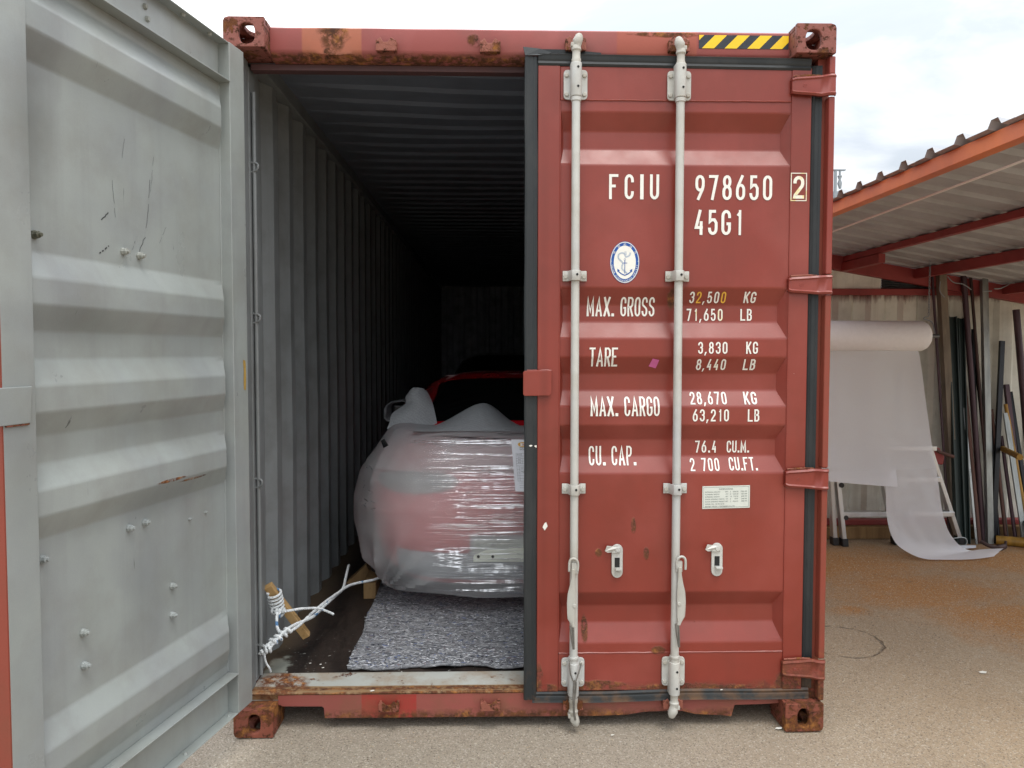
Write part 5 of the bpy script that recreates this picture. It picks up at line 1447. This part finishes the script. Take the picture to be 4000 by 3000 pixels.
def coil(mb, c0, c1, rad, turns, r_, ph=0):
    c0, c1 = Vector(c0), Vector(c1); ax = (c1 - c0).normalized(); u = ax.orthogonal().normalized(); v = ax.cross(u)
    n = int(turns * 12)
    return rope(mb, [c0.lerp(c1, i / n) + (u * math.cos(2 * PI * turns * i / n + ph) + v * math.sin(2 * PI * turns * i / n + ph)) * rad for i in range(n + 1)], r_, k=2)
coil(MB(), A_.lerp(B_, .10) + Vector((.012, -.01, .0)), A_.lerp(B_, .34) + Vector((-.012, -.012, -.03)), .029, 6, .0058).build('rope_coil', M['rope'], RP, smooth=True)
coil(MB(), (.070, .330, .425), (.120, .325, .400), .018, 3, .0060, 1).build('rope_coil', M['rope'], RP, smooth=True)
coil(MB(), (.102, .205, .318), (.160, .262, .352), .015, 3.5, .0065).build('rope_knot', M['rope'], RP, smooth=True)
coil(MB(), (.062, .176, .296), (.100, .196, .300), .016, 2.5, .0060, 2).build('rope_knot', M['rope'], RP, smooth=True)
rope(MB(), [(.110, .325, .412), (.150, .350, .410), (.190, .390, .404), (.240, .450, .384), (.270, .478, .364), (.306, .50, .338)], .0058).build('rope_tail', M['rope'], RP, smooth=True)
rope(MB(), [(.080, .178, .300), (.078, .176, .270), (.084, .182, .235), (.094, .19, .212), (.096, .20, .190)], .0042).build('rope_tail', M['rope'], RP, smooth=True)

# chips and scraps lying about: single small flakes
def flake(c_, s_, mat, label, cat='paper scrap', th=.0015):
    mb = MB(); n = random.randint(4, 6)
    pts = [(s_ * (0.6 + .5 * random.random()) * math.cos(2 * PI * k / n), s_ * (.35 + .4 * random.random()) * math.sin(2 * PI * k / n)) for k in range(n)]
    mb.prism(pts, lambda a, b_, d: (c_[0] + a, c_[1] + b_, c_[2] + d + .12 * a), 0, th)
    tag(mb.build('scrap', mat), label, cat)
flake((.555, .075, .1595), .010, M['white'], 'white flake on the rusty threshold left of the blanket corner')
flake((2.262, .028, .003), .017, M['white'], 'white paper scrap on the ground against the right bottom corner casting')
flake((1.552, -.012, .003), .008, M['white'], 'small white chip on the concrete below the second rod')
flake((3.478, .556, .003), .020, M['white'], 'white scrap on the bare concrete at the right')
flake((2.02, .045, .1615), .007, M['white'], 'tiny white flake on the threshold under the closed door')
for (fx, fy, fl) in ((.235, .33, 'near the left wall foot'), (.285, .315, 'on the dark floor left of the felt corner'), (.305, .280, 'nearest the felt corner')):
    flake((fx, fy, .1735), .007, M['white'], 'white paint flake on the dark plywood ' + fl)

# ================================================================== YARD SHED AT THE RIGHT
M['orange'] = painted('orange_red_fascia', (0.80, 0.235, 0.085), 0.42, rust=0.0, dirty=0.12, fade=(0.55, 0.16, 0.09), dents=.01)
M['maroon'] = painted('dark_red_steel', (0.30, 0.045, 0.042), 0.55, rust=0.05, dirty=0.4, dirt=(0.05, 0.02, 0.02))
M['sheetpaint'] = painted('grey_roof_sheet', (0.43, 0.44, 0.46), 0.45, dirty=0.3, dirt=(0.12, 0.10, 0.10), spec=.5)
M['sheetred'] = painted('red_roof_sheet', (0.30, 0.085, 0.06), 0.45, dirty=0.3)
M['offwhite'] = painted('streaked_offwhite_wall', (0.74, 0.74, 0.66), 0.5, rust=.0, dirty=0.35, dirt=(0.20, 0.18, 0.13), streak=(.45, (0.36, 0.32, 0.24)), marks=.4, dents=.01)
M['galvdark'] = plain('dark_galvanised', (0.16, 0.17, 0.18), .4, .6, .3, 12)
M['galvroof'] = plain('pale_galvanised', (0.26, 0.29, 0.31), .45, .3, .15, 9)
SH = thing('open_shed', 'lean-to steel shed roof with an orange fascia and ribbed sheets over the stored pipes', 'shed', (4.6, 1.2, 0))
FX = 3.20
def rz_(x_): return 2.515 - 0.170 * (x_ - FX)
XR = 6.1
fc = MB().prism([(FX - .004, 2.450), (FX - .004, 2.519), (FX + .050, 2.516), (FX + .050, 2.511), (FX + .002, 2.513), (FX + .002, 2.455), (FX + .050, 2.450), (FX + .050, 2.445)], lambda a, b_, d: (a, d, b_), -0.62, 3.40).build('fascia', M['orange'], SH, bevel=.002)
# ribbed roof sheets laid down the slope, ribs every 0.236 m, each sheet three ribs wide
ribs = []
yv = -2.55
def rowprof(y0_, n):
    pr = []
    for k in range(n):
        yb = y0_ + k * .236
        pr += [(yb, 0), (yb + .080, 0), (yb + .102, .032), (yb + .146, .032), (yb + .168, 0)]
    pr.append((y0_ + n * .236 + .012, 0))
    return pr
ys0 = .475 + .112 - .236 * 5 - .124 + .118 - .118
i_ = 0
while ys0 < 3.25:
    n = 3
    if ys0 + n * .236 > 3.50: n = max(1, int((3.50 - ys0) / .236))
    pr = rowprof(ys0, n)
    lift = .0015 * (i_ % 2)
    rows = [[(xx, py, rz_(xx) + .006 + dz + lift) for py, dz in pr] for xx in (FX - .035, FX + .6, 4.2, 5.0, 5.6, XR)]
    MB().grid(rows).build('roof_sheet', M['sheetpaint'], SH, solid=.0008)
    ys0 += n * .236; i_ += 1
# capping of each rib end seen above the fascia stays open; purlins
for xp, h_, nm in ((3.99, .045, 'purlin'), (4.595, .080, 'purlin'), (5.35, .080, 'purlin'), (5.98, .08, 'purlin')):
    MB().box(xp, xp + .045, -0.58, 3.25, rz_(xp) - .004 - h_, rz_(xp) - .004).build(nm, M['maroon'], SH, bevel=.003)
MB().prism([(3.96, 0), (4.30, 0), (4.30, .07), (3.96, .07)], lambda a, b_, d: (d, 3.3 - (a - 3.96) * 1.9, rz_(3.99) - .125 + b_), 3.985, 4.035).build('splice_bracket', M['maroon'], SH)
# end beam following the roof slope above the back wall
MB().prism([(FX, rz_(FX) + .002), (XR, rz_(XR) + .002), (XR, rz_(XR) - .12), (FX, rz_(FX) - .12)], lambda a, b_, d: (a, d, b_), 3.27, 3.33).build('end_beam', M['maroon'], SH, bevel=.003)
for xp in (5.95,):
    MB().box(xp, xp + .08, -0.56, -0.48, 0, rz_(xp) - .02).build('shed_post', M['maroon'], SH, bevel=.004)
MB().tube([(3.3, -0.6, 2.400), (3.3, 0.4, 2.385), (3.3, 3.3, 2.36)], .0060, 8).build('stay_cable', M['white'], SH, smooth=True)

# back wall: side of an off-white container, ribs, red top rail
BW = thing('back_wall', 'off-white ribbed steel wall with a dripping red top rail behind the pipes and foam roll', 'wall', (5.2, 3.4, 0))
prof = []
xx = 2.6
while xx < XR + .4:
    prof += [(xx, 0), (xx + .110, 0), (xx + .145, 1), (xx + .245, 1)]
    xx += .28
rows = [[(px, 3.345 + .034 * d_ + .004 * nz((px, zz_ * 2, 0)), zz_) for px, d_ in prof] for zz_ in [.05 + 2.02 * k / 8 for k in range(9)]]
MB().grid(rows).build('ribbed_panel', M['offwhite'], BW)
MB().box(2.6, XR + .4, 3.318, 3.40, 2.062, 2.115).build('top_rail', M['maroon'], BW, bevel=.004)
b = NB('red_overspray')
mk = b.step(b.math('ADD', b.sep()[2], b.math('MULTIPLY', b.noise(20, 5, .7, stretch=(1, 1, .12)), .22)), 2.12, 2.20)
di = b.n('ShaderNodeBsdfDiffuse'); b.put(di.inputs[0], (0.20, 0.04, 0.03)); tr = b.n('ShaderNodeBsdfTransparent'); ms = b.n('ShaderNodeMixShader')
b.put(ms.inputs[0], b.math('MULTIPLY', mk, .8)); b.L(tr.outputs[0], ms.inputs[1]); b.L(di.outputs[0], ms.inputs[2]); b.L(ms.outputs[0], b.out.inputs[0])
M['overspray'] = b.m
rows = [[(px, 3.3425 + .034 * d_ + .004 * nz((px, zz_ * 2, 0)), zz_) for px, d_ in prof] for zz_ in (1.93, 2.062)]
MB().grid(rows).build('paint_overspray', M['overspray'], BW)
MB().box(2.6, XR + .4, 3.20, 3.34, .002, .105).build('bottom_timber', M['oldwood'], BW, bevel=.006)
MB().box(2.6, XR + .4, 3.26, 3.345, .106, .150).build('bottom_rail', M['maroon'], BW, bevel=.006)
# above the rail: two plain panels, then a stack of dark corrugated sheets
for xa, xb_, dy in ((2.7, 3.42, 0), (3.425, 3.90, .006), (3.905, 4.05, -.004), (4.055, 4.368, .006)):
    MB().prism([(xa, 2.116), (xb_, 2.116), (xb_, rz_(xb_) + .003), (xa, rz_(xa) + .003)], lambda a, b_, d: (a, d, b_), 3.345 + dy, 3.352 + dy).build('upper_panel', M['offwhite'], BW)
rows = []
for k in range(41):
    zz_ = 2.116 + .50 * k / 40
    rows.append([(px, 3.350 + .008 * math.sin(k * 1.57), min(2.116 + .44 * k / 40, 2.116 + (rz_(px) + .003 - 2.116) * k / 40)) for px in (4.365, 4.8, 5.13)])
MB().grid(rows).build('corrugated_sheet', M['galvdark'], BW, smooth=True)
MB().box(2.6, XR + .4, 3.42, 5.2, 2.05, 2.06).build('back_deck', M['offwhite'], BW)

# far roof edge and bracket post beyond the shed
FR = thing('far_roof', 'pale galvanised roof edge seen past the container above the shed', 'roof', (6.2, 6.4, 3.3))
for k in range(4):
    MB().box(3.9, 8.6, 5.5 + .16 * k, 5.66 + .16 * k, 3.30 + .052 * k, 3.338 + .052 * k).build('roof_sheet', M['galvroof'], FR, bevel=.004)
MB().box(3.9, 8.6, 6.15, 9.0, 3.40, 3.42).build('roof_deck', M['galvroof'], FR)
for xp in (4.4, 8.2): MB().box(xp, xp + .1, 6.3, 6.4, 0, 3.40).build('roof_post', M['galvroof'], FR)
PS = thing('bracket_post', 'short galvanised post with insulator bracket beside the far roof', 'post', (4.90, 5.42, 3.2))
MB().box(4.875, 4.900, 5.40, 5.43, 2.9, 3.60).build('upright', M['galvroof'], PS, bevel=.002)
MB().box(4.86, 4.995, 5.395, 5.435, 3.60, 3.612).build('bracket_arm', M['galvroof'], PS)
MB().tube([(4.935, 5.41, 3.595), (4.935, 5.41, 3.55), (4.935, 5.41, 3.54), (4.935, 5.41, 3.50), (4.935, 5.41, 3.46), (4.94, 5.41, 3.40)], [.012, .012, .026, .012, .026, .012], 10).build('insulator', M['galvroof'], PS, smooth=True)
MB().box(4.875, 4.90, 5.40, 5.43, 0.0, 2.9).build('upright', M['galvroof'], PS)

# foam roll and its hanging sheet
b = NB('foam_roll_sheet')
sp = b.noise(260, 3, 0.7); big = b.noise(3, 3, stretch=(3, 1, .3))
c = b.mix(b.step(sp, .3, .7), (0.86, 0.88, 0.94), (0.95, 0.96, 0.99))
p = b.princ(c, .7, 0, b.bump(b.math('ADD', sp, big), .004, .4), .25, link=False)
tl = b.n('ShaderNodeBsdfTranslucent'); b.put(tl.inputs[0], (0.92, 0.94, 0.98))
m1 = b.n('ShaderNodeMixShader'); m1.inputs[0].default_value = .3; b.L(p.outputs[0], m1.inputs[1]); b.L(tl.outputs[0], m1.inputs[2])
tr = b.n('ShaderNodeBsdfTransparent'); m2 = b.n('ShaderNodeMixShader'); m2.inputs[0].default_value = .19
b.L(m1.outputs[0], m2.inputs[1]); b.L(tr.outputs[0], m2.inputs[2]); b.L(m2.outputs[0], b.out.inputs[0])
M['rollsheet'] = b.m
M['rollwhite'] = plain('foam_roll_white', (0.92, 0.93, 0.96), .6, 0, .03, 30)
RL = thing('foam_roll', 'thick white foam roll hung under the shed, its sheet trailing to the ground', 'foam roll', (3.9, 2.8, 1.70))
ex = [(3.18, .02), (3.18, .105), (3.20, .118), (4.38, .119), (4.42, .116), (4.445, .104), (4.462, .085), (4.470, .055), (4.472, .02)]
MB().tube([(a, 2.82, 1.705) for a, _ in ex], [r_ for _, r_ in ex], 40).build('rolled_foam', M['rollwhite'], RL, smooth=True)
MB().tube([(3.05, 2.82, 1.705), (4.56, 2.82, 1.705)], .016, 10).build('roll_bar', M['galvdark'], RL, smooth=True)
S1 = [((3.20, 2.84, 1.62), (4.383, 2.84, 1.62)), ((3.20, 2.80, 1.560), (4.390, 2.79, 1.560)), ((3.19, 2.75, 1.133), (4.413, 2.70, 1.138)), ((3.19, 2.74, .80), (4.447, 2.67, .82)), ((3.19, 2.73, .640), (4.472, 2.655, .685))]
def rowsof(S, nx_=24, k=5, wob=.012):
    Lp = smooth_path([a for a, _ in S], k); Rp = smooth_path([c_ for _, c_ in S], k)
    out = []
    for j, (a, c_) in enumerate(zip(Lp, Rp)):
        out.append([a.lerp(c_, u) + Vector((0, wob * nz((u * 5, j * .13, 3)) * 1.5, 0)) for u in [q / nx_ for q in range(nx_ + 1)]])
    return out
MB().grid(rowsof(S1)).build('hanging_sheet', M['rollsheet'], RL, smooth=True)
# left part ends in a torn slanting hem, right part runs on to the floor and curls
t1 = []
for j in range(8):
    v = j / 7; r_ = []
    for i in range(13):
        u = i / 12; xx = 3.19 + (4.165 - 3.19) * u; q_ = (xx - 3.19) / 1.282
        zt_ = .640 + .045 * q_; zb_ = zt_ - .020 - .115 * u + .030 * max(0, u - .8)
        r_.append((xx, 2.73 - .075 * q_ - .03 * v * u, zt_ + (zb_ - zt_) * v))
    t1.append(r_)
MB().grid(t1).build('torn_edge', M['rollsheet'], RL, smooth=True)
S2 = [((4.085, 2.6776, .6714), (4.472, 2.655, .685)), ((4.101, 2.69, .537), (4.481, 2.64, .557)), ((4.107, 2.70, .407), (4.491, 2.62, .43)), ((4.118, 2.70, .291), (4.505, 2.60, .316)), ((4.132, 2.67, .185), (4.560, 2.62, .200)), ((4.168, 2.64, .100), (4.650, 2.66, .105)), ((4.240, 2.59, .045), (4.735, 2.70, .050)), ((4.330, 2.545, .014), (4.800, 2.72, .030)), ((4.480, 2.530, .010), (4.86, 2.722, .034)), ((4.70, 2.535, .012), (4.95, 2.720, .040)), ((4.90, 2.590, .016), (5.045, 2.705, .050))]
MB().grid(rowsof(S2, 20, 5, .006)).build('trailing_sheet', M['rollsheet'], RL, smooth=True)

# chain and hook that carry the roll
CH = thing('hanging_chain', 'thin chain and hook hanging from the beam above the right end of the foam roll', 'chain', (4.49, 2.87, 2.2))
zc_ = 2.30; k = 0
while zc_ > 1.86:
    ang = PI / 2 * (k % 2)
    pts = [(4.500 + .006 * math.cos(t) * math.cos(ang), 2.86 + .006 * math.cos(t) * math.sin(ang), zc_ + .014 * math.sin(t)) for t in [2 * PI * q / 10 for q in range(11)]]
    MB().tube(pts, .0022, 5, caps=False).build('chain_link', M['galvroof'], CH, smooth=True)
    zc_ -= .021; k += 1
MB().tube(smooth_path([(4.500, 2.86, 1.86), (4.47, 2.86, 1.855), (4.462, 2.86, 1.84), (4.49, 2.86, 1.833), (4.52, 2.85, 1.815), (4.53, 2.84, 1.78), (4.53, 2.82, 1.72)], 5), .004, 6).build('hook', M['galvroof'], CH, smooth=True)

# folding ladder standing behind the sheet
LD = thing('folding_ladder', 'aluminium folding work platform with black feet standing behind the foam sheet', 'ladder', (4.3, 3.0, 0))
for (x0_, x1_) in ((3.858, 3.795), (3.918, 3.835), (4.365, 4.185), (4.425, 4.245), (4.90, 4.62)):
    for yy_ in ((3.03,) if x0_ != 3.918 else (2.99,)):
        p0_, p1_ = Vector((x0_, yy_, .03)), Vector((x1_, 3.02, .80))
        h_ = .017
        vs = [p + Vector((a * h_, c_ * .030, 0)) for p in (p0_, p1_) for a, c_ in ((-1, -1), (1, -1), (1, 1), (-1, 1))]
        MB().add(vs, [(0, 1, 2, 3), (7, 6, 5, 4), (0, 4, 5, 1), (1, 5, 6, 2), (2, 6, 7, 3), (3, 7, 4, 0)]).build('rail', M['alu'], LD, bevel=.004)
        vs = [p + Vector((a * .024, c_ * .036, 0)) for p in (p0_ + Vector((.004, 0, -.028)), p0_ + Vector((-.002, 0, .035))) for a, c_ in ((-1, -1), (1, -1), (1, 1), (-1, 1))]
        MB().add(vs, [(0, 1, 2, 3), (7, 6, 5, 4), (0, 4, 5, 1), (1, 5, 6, 2), (2, 6, 7, 3), (3, 7, 4, 0)]).build('foot', M['blackplastic'], LD, bevel=.004)
for z0_, xa, xb_ in ((.262, 3.905, 4.37), (.545, 3.865, 4.31), (.262, 4.43, 4.82), (.545, 4.35, 4.70), (.80, 3.78, 4.66)):
    MB().box(xa, xb_, 2.97, 3.05, z0_ - .022, z0_ + .018).build('step', M['alu'], LD, bevel=.004)
for xa, za in ((3.925, .235), (3.885, .50)):
    MB().tube([(xa, 2.965, za), (xa, 2.99, za)], .020, 12).build('joint_knob', M['blackplastic'], LD, bevel=.003)

# pipes and bars leaning on the wall
def pm(name, col, r=.5, m_=.4): M[name] = plain(name, col, r, m_, .35, 18, .0015, stretch=(1, 1, .2))
pm('dark_brown_steel', (0.055, 0.030, 0.026)); pm('weathered_wood_grey', (0.20, 0.165, 0.125), .8, 0); pm('dark_green_steel', (0.020, 0.034, 0.032), .4, .2); pm('red_brown_steel', (0.105, 0.050, 0.038), .6, .2)
pm('galvanised_tube', (0.30, 0.32, 0.31), .4, .5); pm('black_steel', (0.022, 0.024, 0.028), .35, .5); pm('yellow_worn_paint', (0.34, 0.19, 0.03), .5, .1); pm('pale_steel', (0.36, 0.38, 0.38), .3, .7); pm('plum_steel', (0.075, 0.045, 0.055), .45, .4)
def lean(kind, name, T, B, r_, mat, label, cat, shape='round'):
    T, B = Vector(T), Vector(B)
    T.y = min(T.y, 3.325 - r_)
    mb = MB()
    if shape == 'round':
        d = (T - B).normalized()
        mb.tube([B + d * .0, T], r_, 14)
        mb.tube([T - d * .06, T + d * .0008], r_ * .8, 12) if False else None
    else:
        w_, t_ = shape
        d = (T - B).normalized(); sx = d.cross(Vector((0, 1, 0))).normalized(); sy = d.cross(sx).normalized()
        if kind == 'channel':
            sec = [(-1, -1), (-1, 1), (-.72, 1), (-.72, -.4), (.72, -.4), (.72, 1), (1, 1), (1, -1)]
        else: sec = [(-1, -1), (1, -1), (1, 1), (-1, 1)]
        vs = [p + sx * a * w_ + sy * c_ * t_ for p in (B, T) for a, c_ in sec]; n = len(sec)
        mb.add(vs, [tuple(range(n)), tuple(reversed(range(n, 2 * n)))] + [(i, i + n, (i + 1) % n + n, (i + 1) % n) for i in range(n)])
    o = mb.build(name, M[mat], None, smooth=(shape == 'round'), bevel=0 if shape == 'round' else .0015)
    tag(o, label, cat, 'bars and pipes leaning on the back wall')
lean('p', 'steel_pipe', (4.747, 3.25, 2.228), (4.873, 3.115, 0), .0105, 'plum_steel', 'thin plum-brown pipe just left of the tall wooden post, right of the foam roll', 'pipe')
lean('b', 'timber_post', (4.813, 3.25, 2.350), (4.920, 3.114, 0), .03, 'weathered_wood_grey', 'weathered tan square timber reaching up to the shed beam beside the foam roll', 'post', (.030, .030))
lean('channel', 'steel_channel', (4.919, 3.25, 1.877), (4.905, 3.02, 0), .04, 'dark_green_steel', 'wide dark green channel immediately right of the tan timber', 'steel bar', (.038, .022))
lean('channel', 'steel_channel', (4.996, 3.25, 1.864), (4.960, 3.03, 0), .025, 'dark_green_steel', 'narrower dark green channel second from the tan timber', 'steel bar', (.026, .02))
lean('p', 'steel_pipe', (5.010, 3.25, 2.265), (5.137, 3.080, 0), .0230, 'plum_steel', 'thick plum-brown pipe crossing in front of the green channels up to the roof', 'pipe')
lean('p', 'rusty_pipe', (5.014, 3.22, 1.385), (5.086, 3.06, 0), .0209, 'red_brown_steel', 'rust-red pipe ending halfway up beside the green channels', 'pipe')
lean('p', 'steel_rod', (5.106, 3.25, 1.772), (5.107, 3.080, 0), .0125, 'black_steel', 'thin black rod left of the tall grey galvanised tube', 'rod')
lean('b', 'galvanised_tube', (5.184, 3.25, 2.300), (5.160, 3.037, 0), .027, 'galvanised_tube', 'tall grey galvanised square tube reaching the roof among the pipes', 'tube', (.025, .020))
lean('p', 'steel_rod', (5.242, 3.25, 1.342), (5.262, 3.073, 0), .0115, 'black_steel', 'thin black rod right behind the tall galvanised tube', 'rod')
lean('b', 'steel_bar', (5.360, 3.25, 1.673), (5.214, 3.073, 0), .0188, 'black_steel', 'black bar tilted the opposite way, its foot toward the foam roll', 'steel bar', (.020, .012))
lean('p', 'steel_pipe', (5.473, 3.25, 1.936), (5.575, 3.070, 0), .0272, 'plum_steel', 'thick dark pipe leaning at the far right edge of the photo', 'pipe')
lean('b', 'steel_bar', (5.406, 3.25, 1.305), (5.444, 3.019, 0), .0167, 'plum_steel', 'dark square bar topping out above the yellow pipe', 'steel bar', (.018, .016))
lean('b', 'steel_bar', (5.441, 3.25, 1.244), (5.523, 3.040, 0), .0146, 'black_steel', 'black square bar between the yellow pipe and the rightmost pipe', 'steel bar', (.014, .014))
lean('p', 'yellow_pipe', (5.386, 3.22, 1.140), (5.470, 2.990, 0), .0157, 'yellow_worn_paint', 'worn yellow painted pipe leaning at the right', 'pipe')
lean('b', 'galvanised_angle', (5.373, 3.20, 1.068), (5.400, 2.95, 0), .0209, 'galvanised_tube', 'short pale galvanised angle beside the yellow pipe', 'steel bar', (.021, .008))
lean('b', 'flat_bar', (4.999, 3.17, 1.114), (5.039, 3.02, 0), .0084, 'pale_steel', 'slim pale flat bar in front of the rust-red pipe', 'flat bar', (.009, .004))
lean('p', 'steel_pipe', (5.264, 3.22, 1.096), (5.312, 3.05, 0), .0146, 'red_brown_steel', 'brown pipe ending at waist height right of the galvanised tube', 'pipe')
lean('p', 'steel_rod', (5.343, 3.20, .874), (5.371, 3.02, 0), .0146, 'plum_steel', 'shortest dark rod standing behind the pale angle', 'rod')
lean('p', 'steel_pipe', (5.071, 3.25, 2.252), (5.190, 3.05, 0), .0125, 'dark_brown_steel', 'slim dark brown pipe rising just right of the thick plum pipe', 'pipe')
lean('p', 'steel_pipe', (5.120, 3.23, 1.55), (5.215, 3.05, 0), .014, 'black_steel', 'black pipe right beside the galvanised tube on its left', 'pipe')
lean('b', 'flat_bar', (5.30, 3.24, 1.0), (5.34, 3.08, 0), .012, 'galvanised_tube', 'dull grey flat bar among the dark rods at the right', 'flat bar', (.013, .004))
lean('p', 'rusty_pipe', (5.60, 3.25, 1.6), (5.68, 3.02, 0), .02, 'red_brown_steel', 'rust-brown pipe at the right margin beyond the thick dark pipe', 'pipe')
tag(MB().tube([(5.330, 3.16, .770), (5.225, 2.80, .750)], .024, 16).build('stub_pipe', M['yellow_worn_paint'], smooth=True), 'stubby yellow-ended pipe poking out between the leaning bars', 'pipe')
tag(MB().tube([(5.20, 3.02, .035), (5.41, 2.90, .038)], [.036, .042], 16).build('stub_pipe', M['yellow_worn_paint'], smooth=True), 'rusty yellow pipe offcut lying on the ground at the foot of the bars', 'pipe')
# red clamp behind the sheet edge
CLP = thing('red_clamp', 'red clamp with a pinkish tube behind the right edge of the foam sheet', 'clamp', (4.74, 3.1, .70))
MB().prism([(0, 0), (.09, -.01), (.10, .06), (.06, .13), (.01, .14), (-.02, .07)], lambda a, b_, d: (4.68 + a, d, .66 + b_), 3.06, 3.16).build('clamp_body', M['maroon'], CLP, bevel=.01)
MB().tube([(4.66, 3.04, .80), (4.72, 3.03, .76), (4.82, 3.0, .725)], .014, 10).build('clamp_tube', M['red_brown_steel'], CLP, smooth=True)
# bits on the floor at the foot of the bars
tag(MB().tube(smooth_path([(4.78, 2.96, .06), (4.88, 2.95, .075), (4.915, 2.95, .045), (4.90, 2.95, .012), (4.84, 2.95, .010)], 6), .004, 8).build('bent_wire', M['pale_steel'], smooth=True), 'shiny bent wire hoop on the ground by the foot of the tan timber', 'wire')
tag(MB().prism([(4.74, 2.84), (4.93, 2.86), (4.97, 2.92), (4.86, 2.93), (4.76, 2.90)], lambda a, b_, d: (a, b_, .004 + d + .05 * (a - 4.74)), 0, .003).build('paper_offcut', M['paper']), 'flat white offcut on the ground below the bent wire', 'paper scrap')
MK = MB(); MK.tube(smooth_path([(4.98, 2.88, .06), (5.02, 2.84, .035), (5.08, 2.82, .022), (5.15, 2.84, .030), (5.20, 2.90, .05)], 5), [.016] * 10 + [.022] * 6 + [.010] * 5, 8)
tag(MK.build('pickaxe_head', M['dark_brown_steel'], smooth=True), 'dark curved iron hook lying at the feet of the pipes', 'tool')
CR = thing('tool_crate', 'dark green crate holding chromed tool handles at the right edge', 'crate', (5.55, 2.95, 0))
for (a, b_, c_, d_) in ((5.40, 5.72, 2.80, 2.815), (5.40, 5.72, 3.0, 3.015), (5.40, 5.415, 2.815, 3.0), (5.705, 5.72, 2.815, 3.0)):
    MB().box(a, b_, c_, d_, .02, .20).build('crate_side', M['dark_green_steel'], CR, bevel=.003)
MB().box(5.415, 5.705, 2.815, 3.0, .02, .03).build('crate_floor', M['dark_green_steel'], CR)
for k in range(4): MB().tube([(5.40 + .02 * k, 2.80 - .01, .10 + .03 * k), (5.66, 2.96, .16 + .02 * k)], .010, 10).build('tool_handle', M['pale_steel'], CR, smooth=True)
# small wires under the roof
WI = thing('loose_wire', 'loose pale wires strung between the posts below the shed roof', 'wire', (4.9, 3.1, 2.15))
for pts in ([(4.80, 3.12, 2.20), (4.84, 3.1, 2.15), (4.92, 3.1, 2.135), (4.99, 3.1, 2.09)], [(4.74, 3.12, 2.16), (4.74, 3.12, 2.08), (4.78, 3.12, 2.03)], [(5.08, 3.1, 2.08), (5.16, 3.1, 2.08)], [(5.18, 3.1, 2.10), (5.24, 3.1, 2.105), (5.33, 3.1, 2.15), (5.36, 3.1, 2.15)]):
    MB().tube(smooth_path(pts, 5), .0045, 6).build('wire_strand', M['galvroof'], WI, smooth=True)
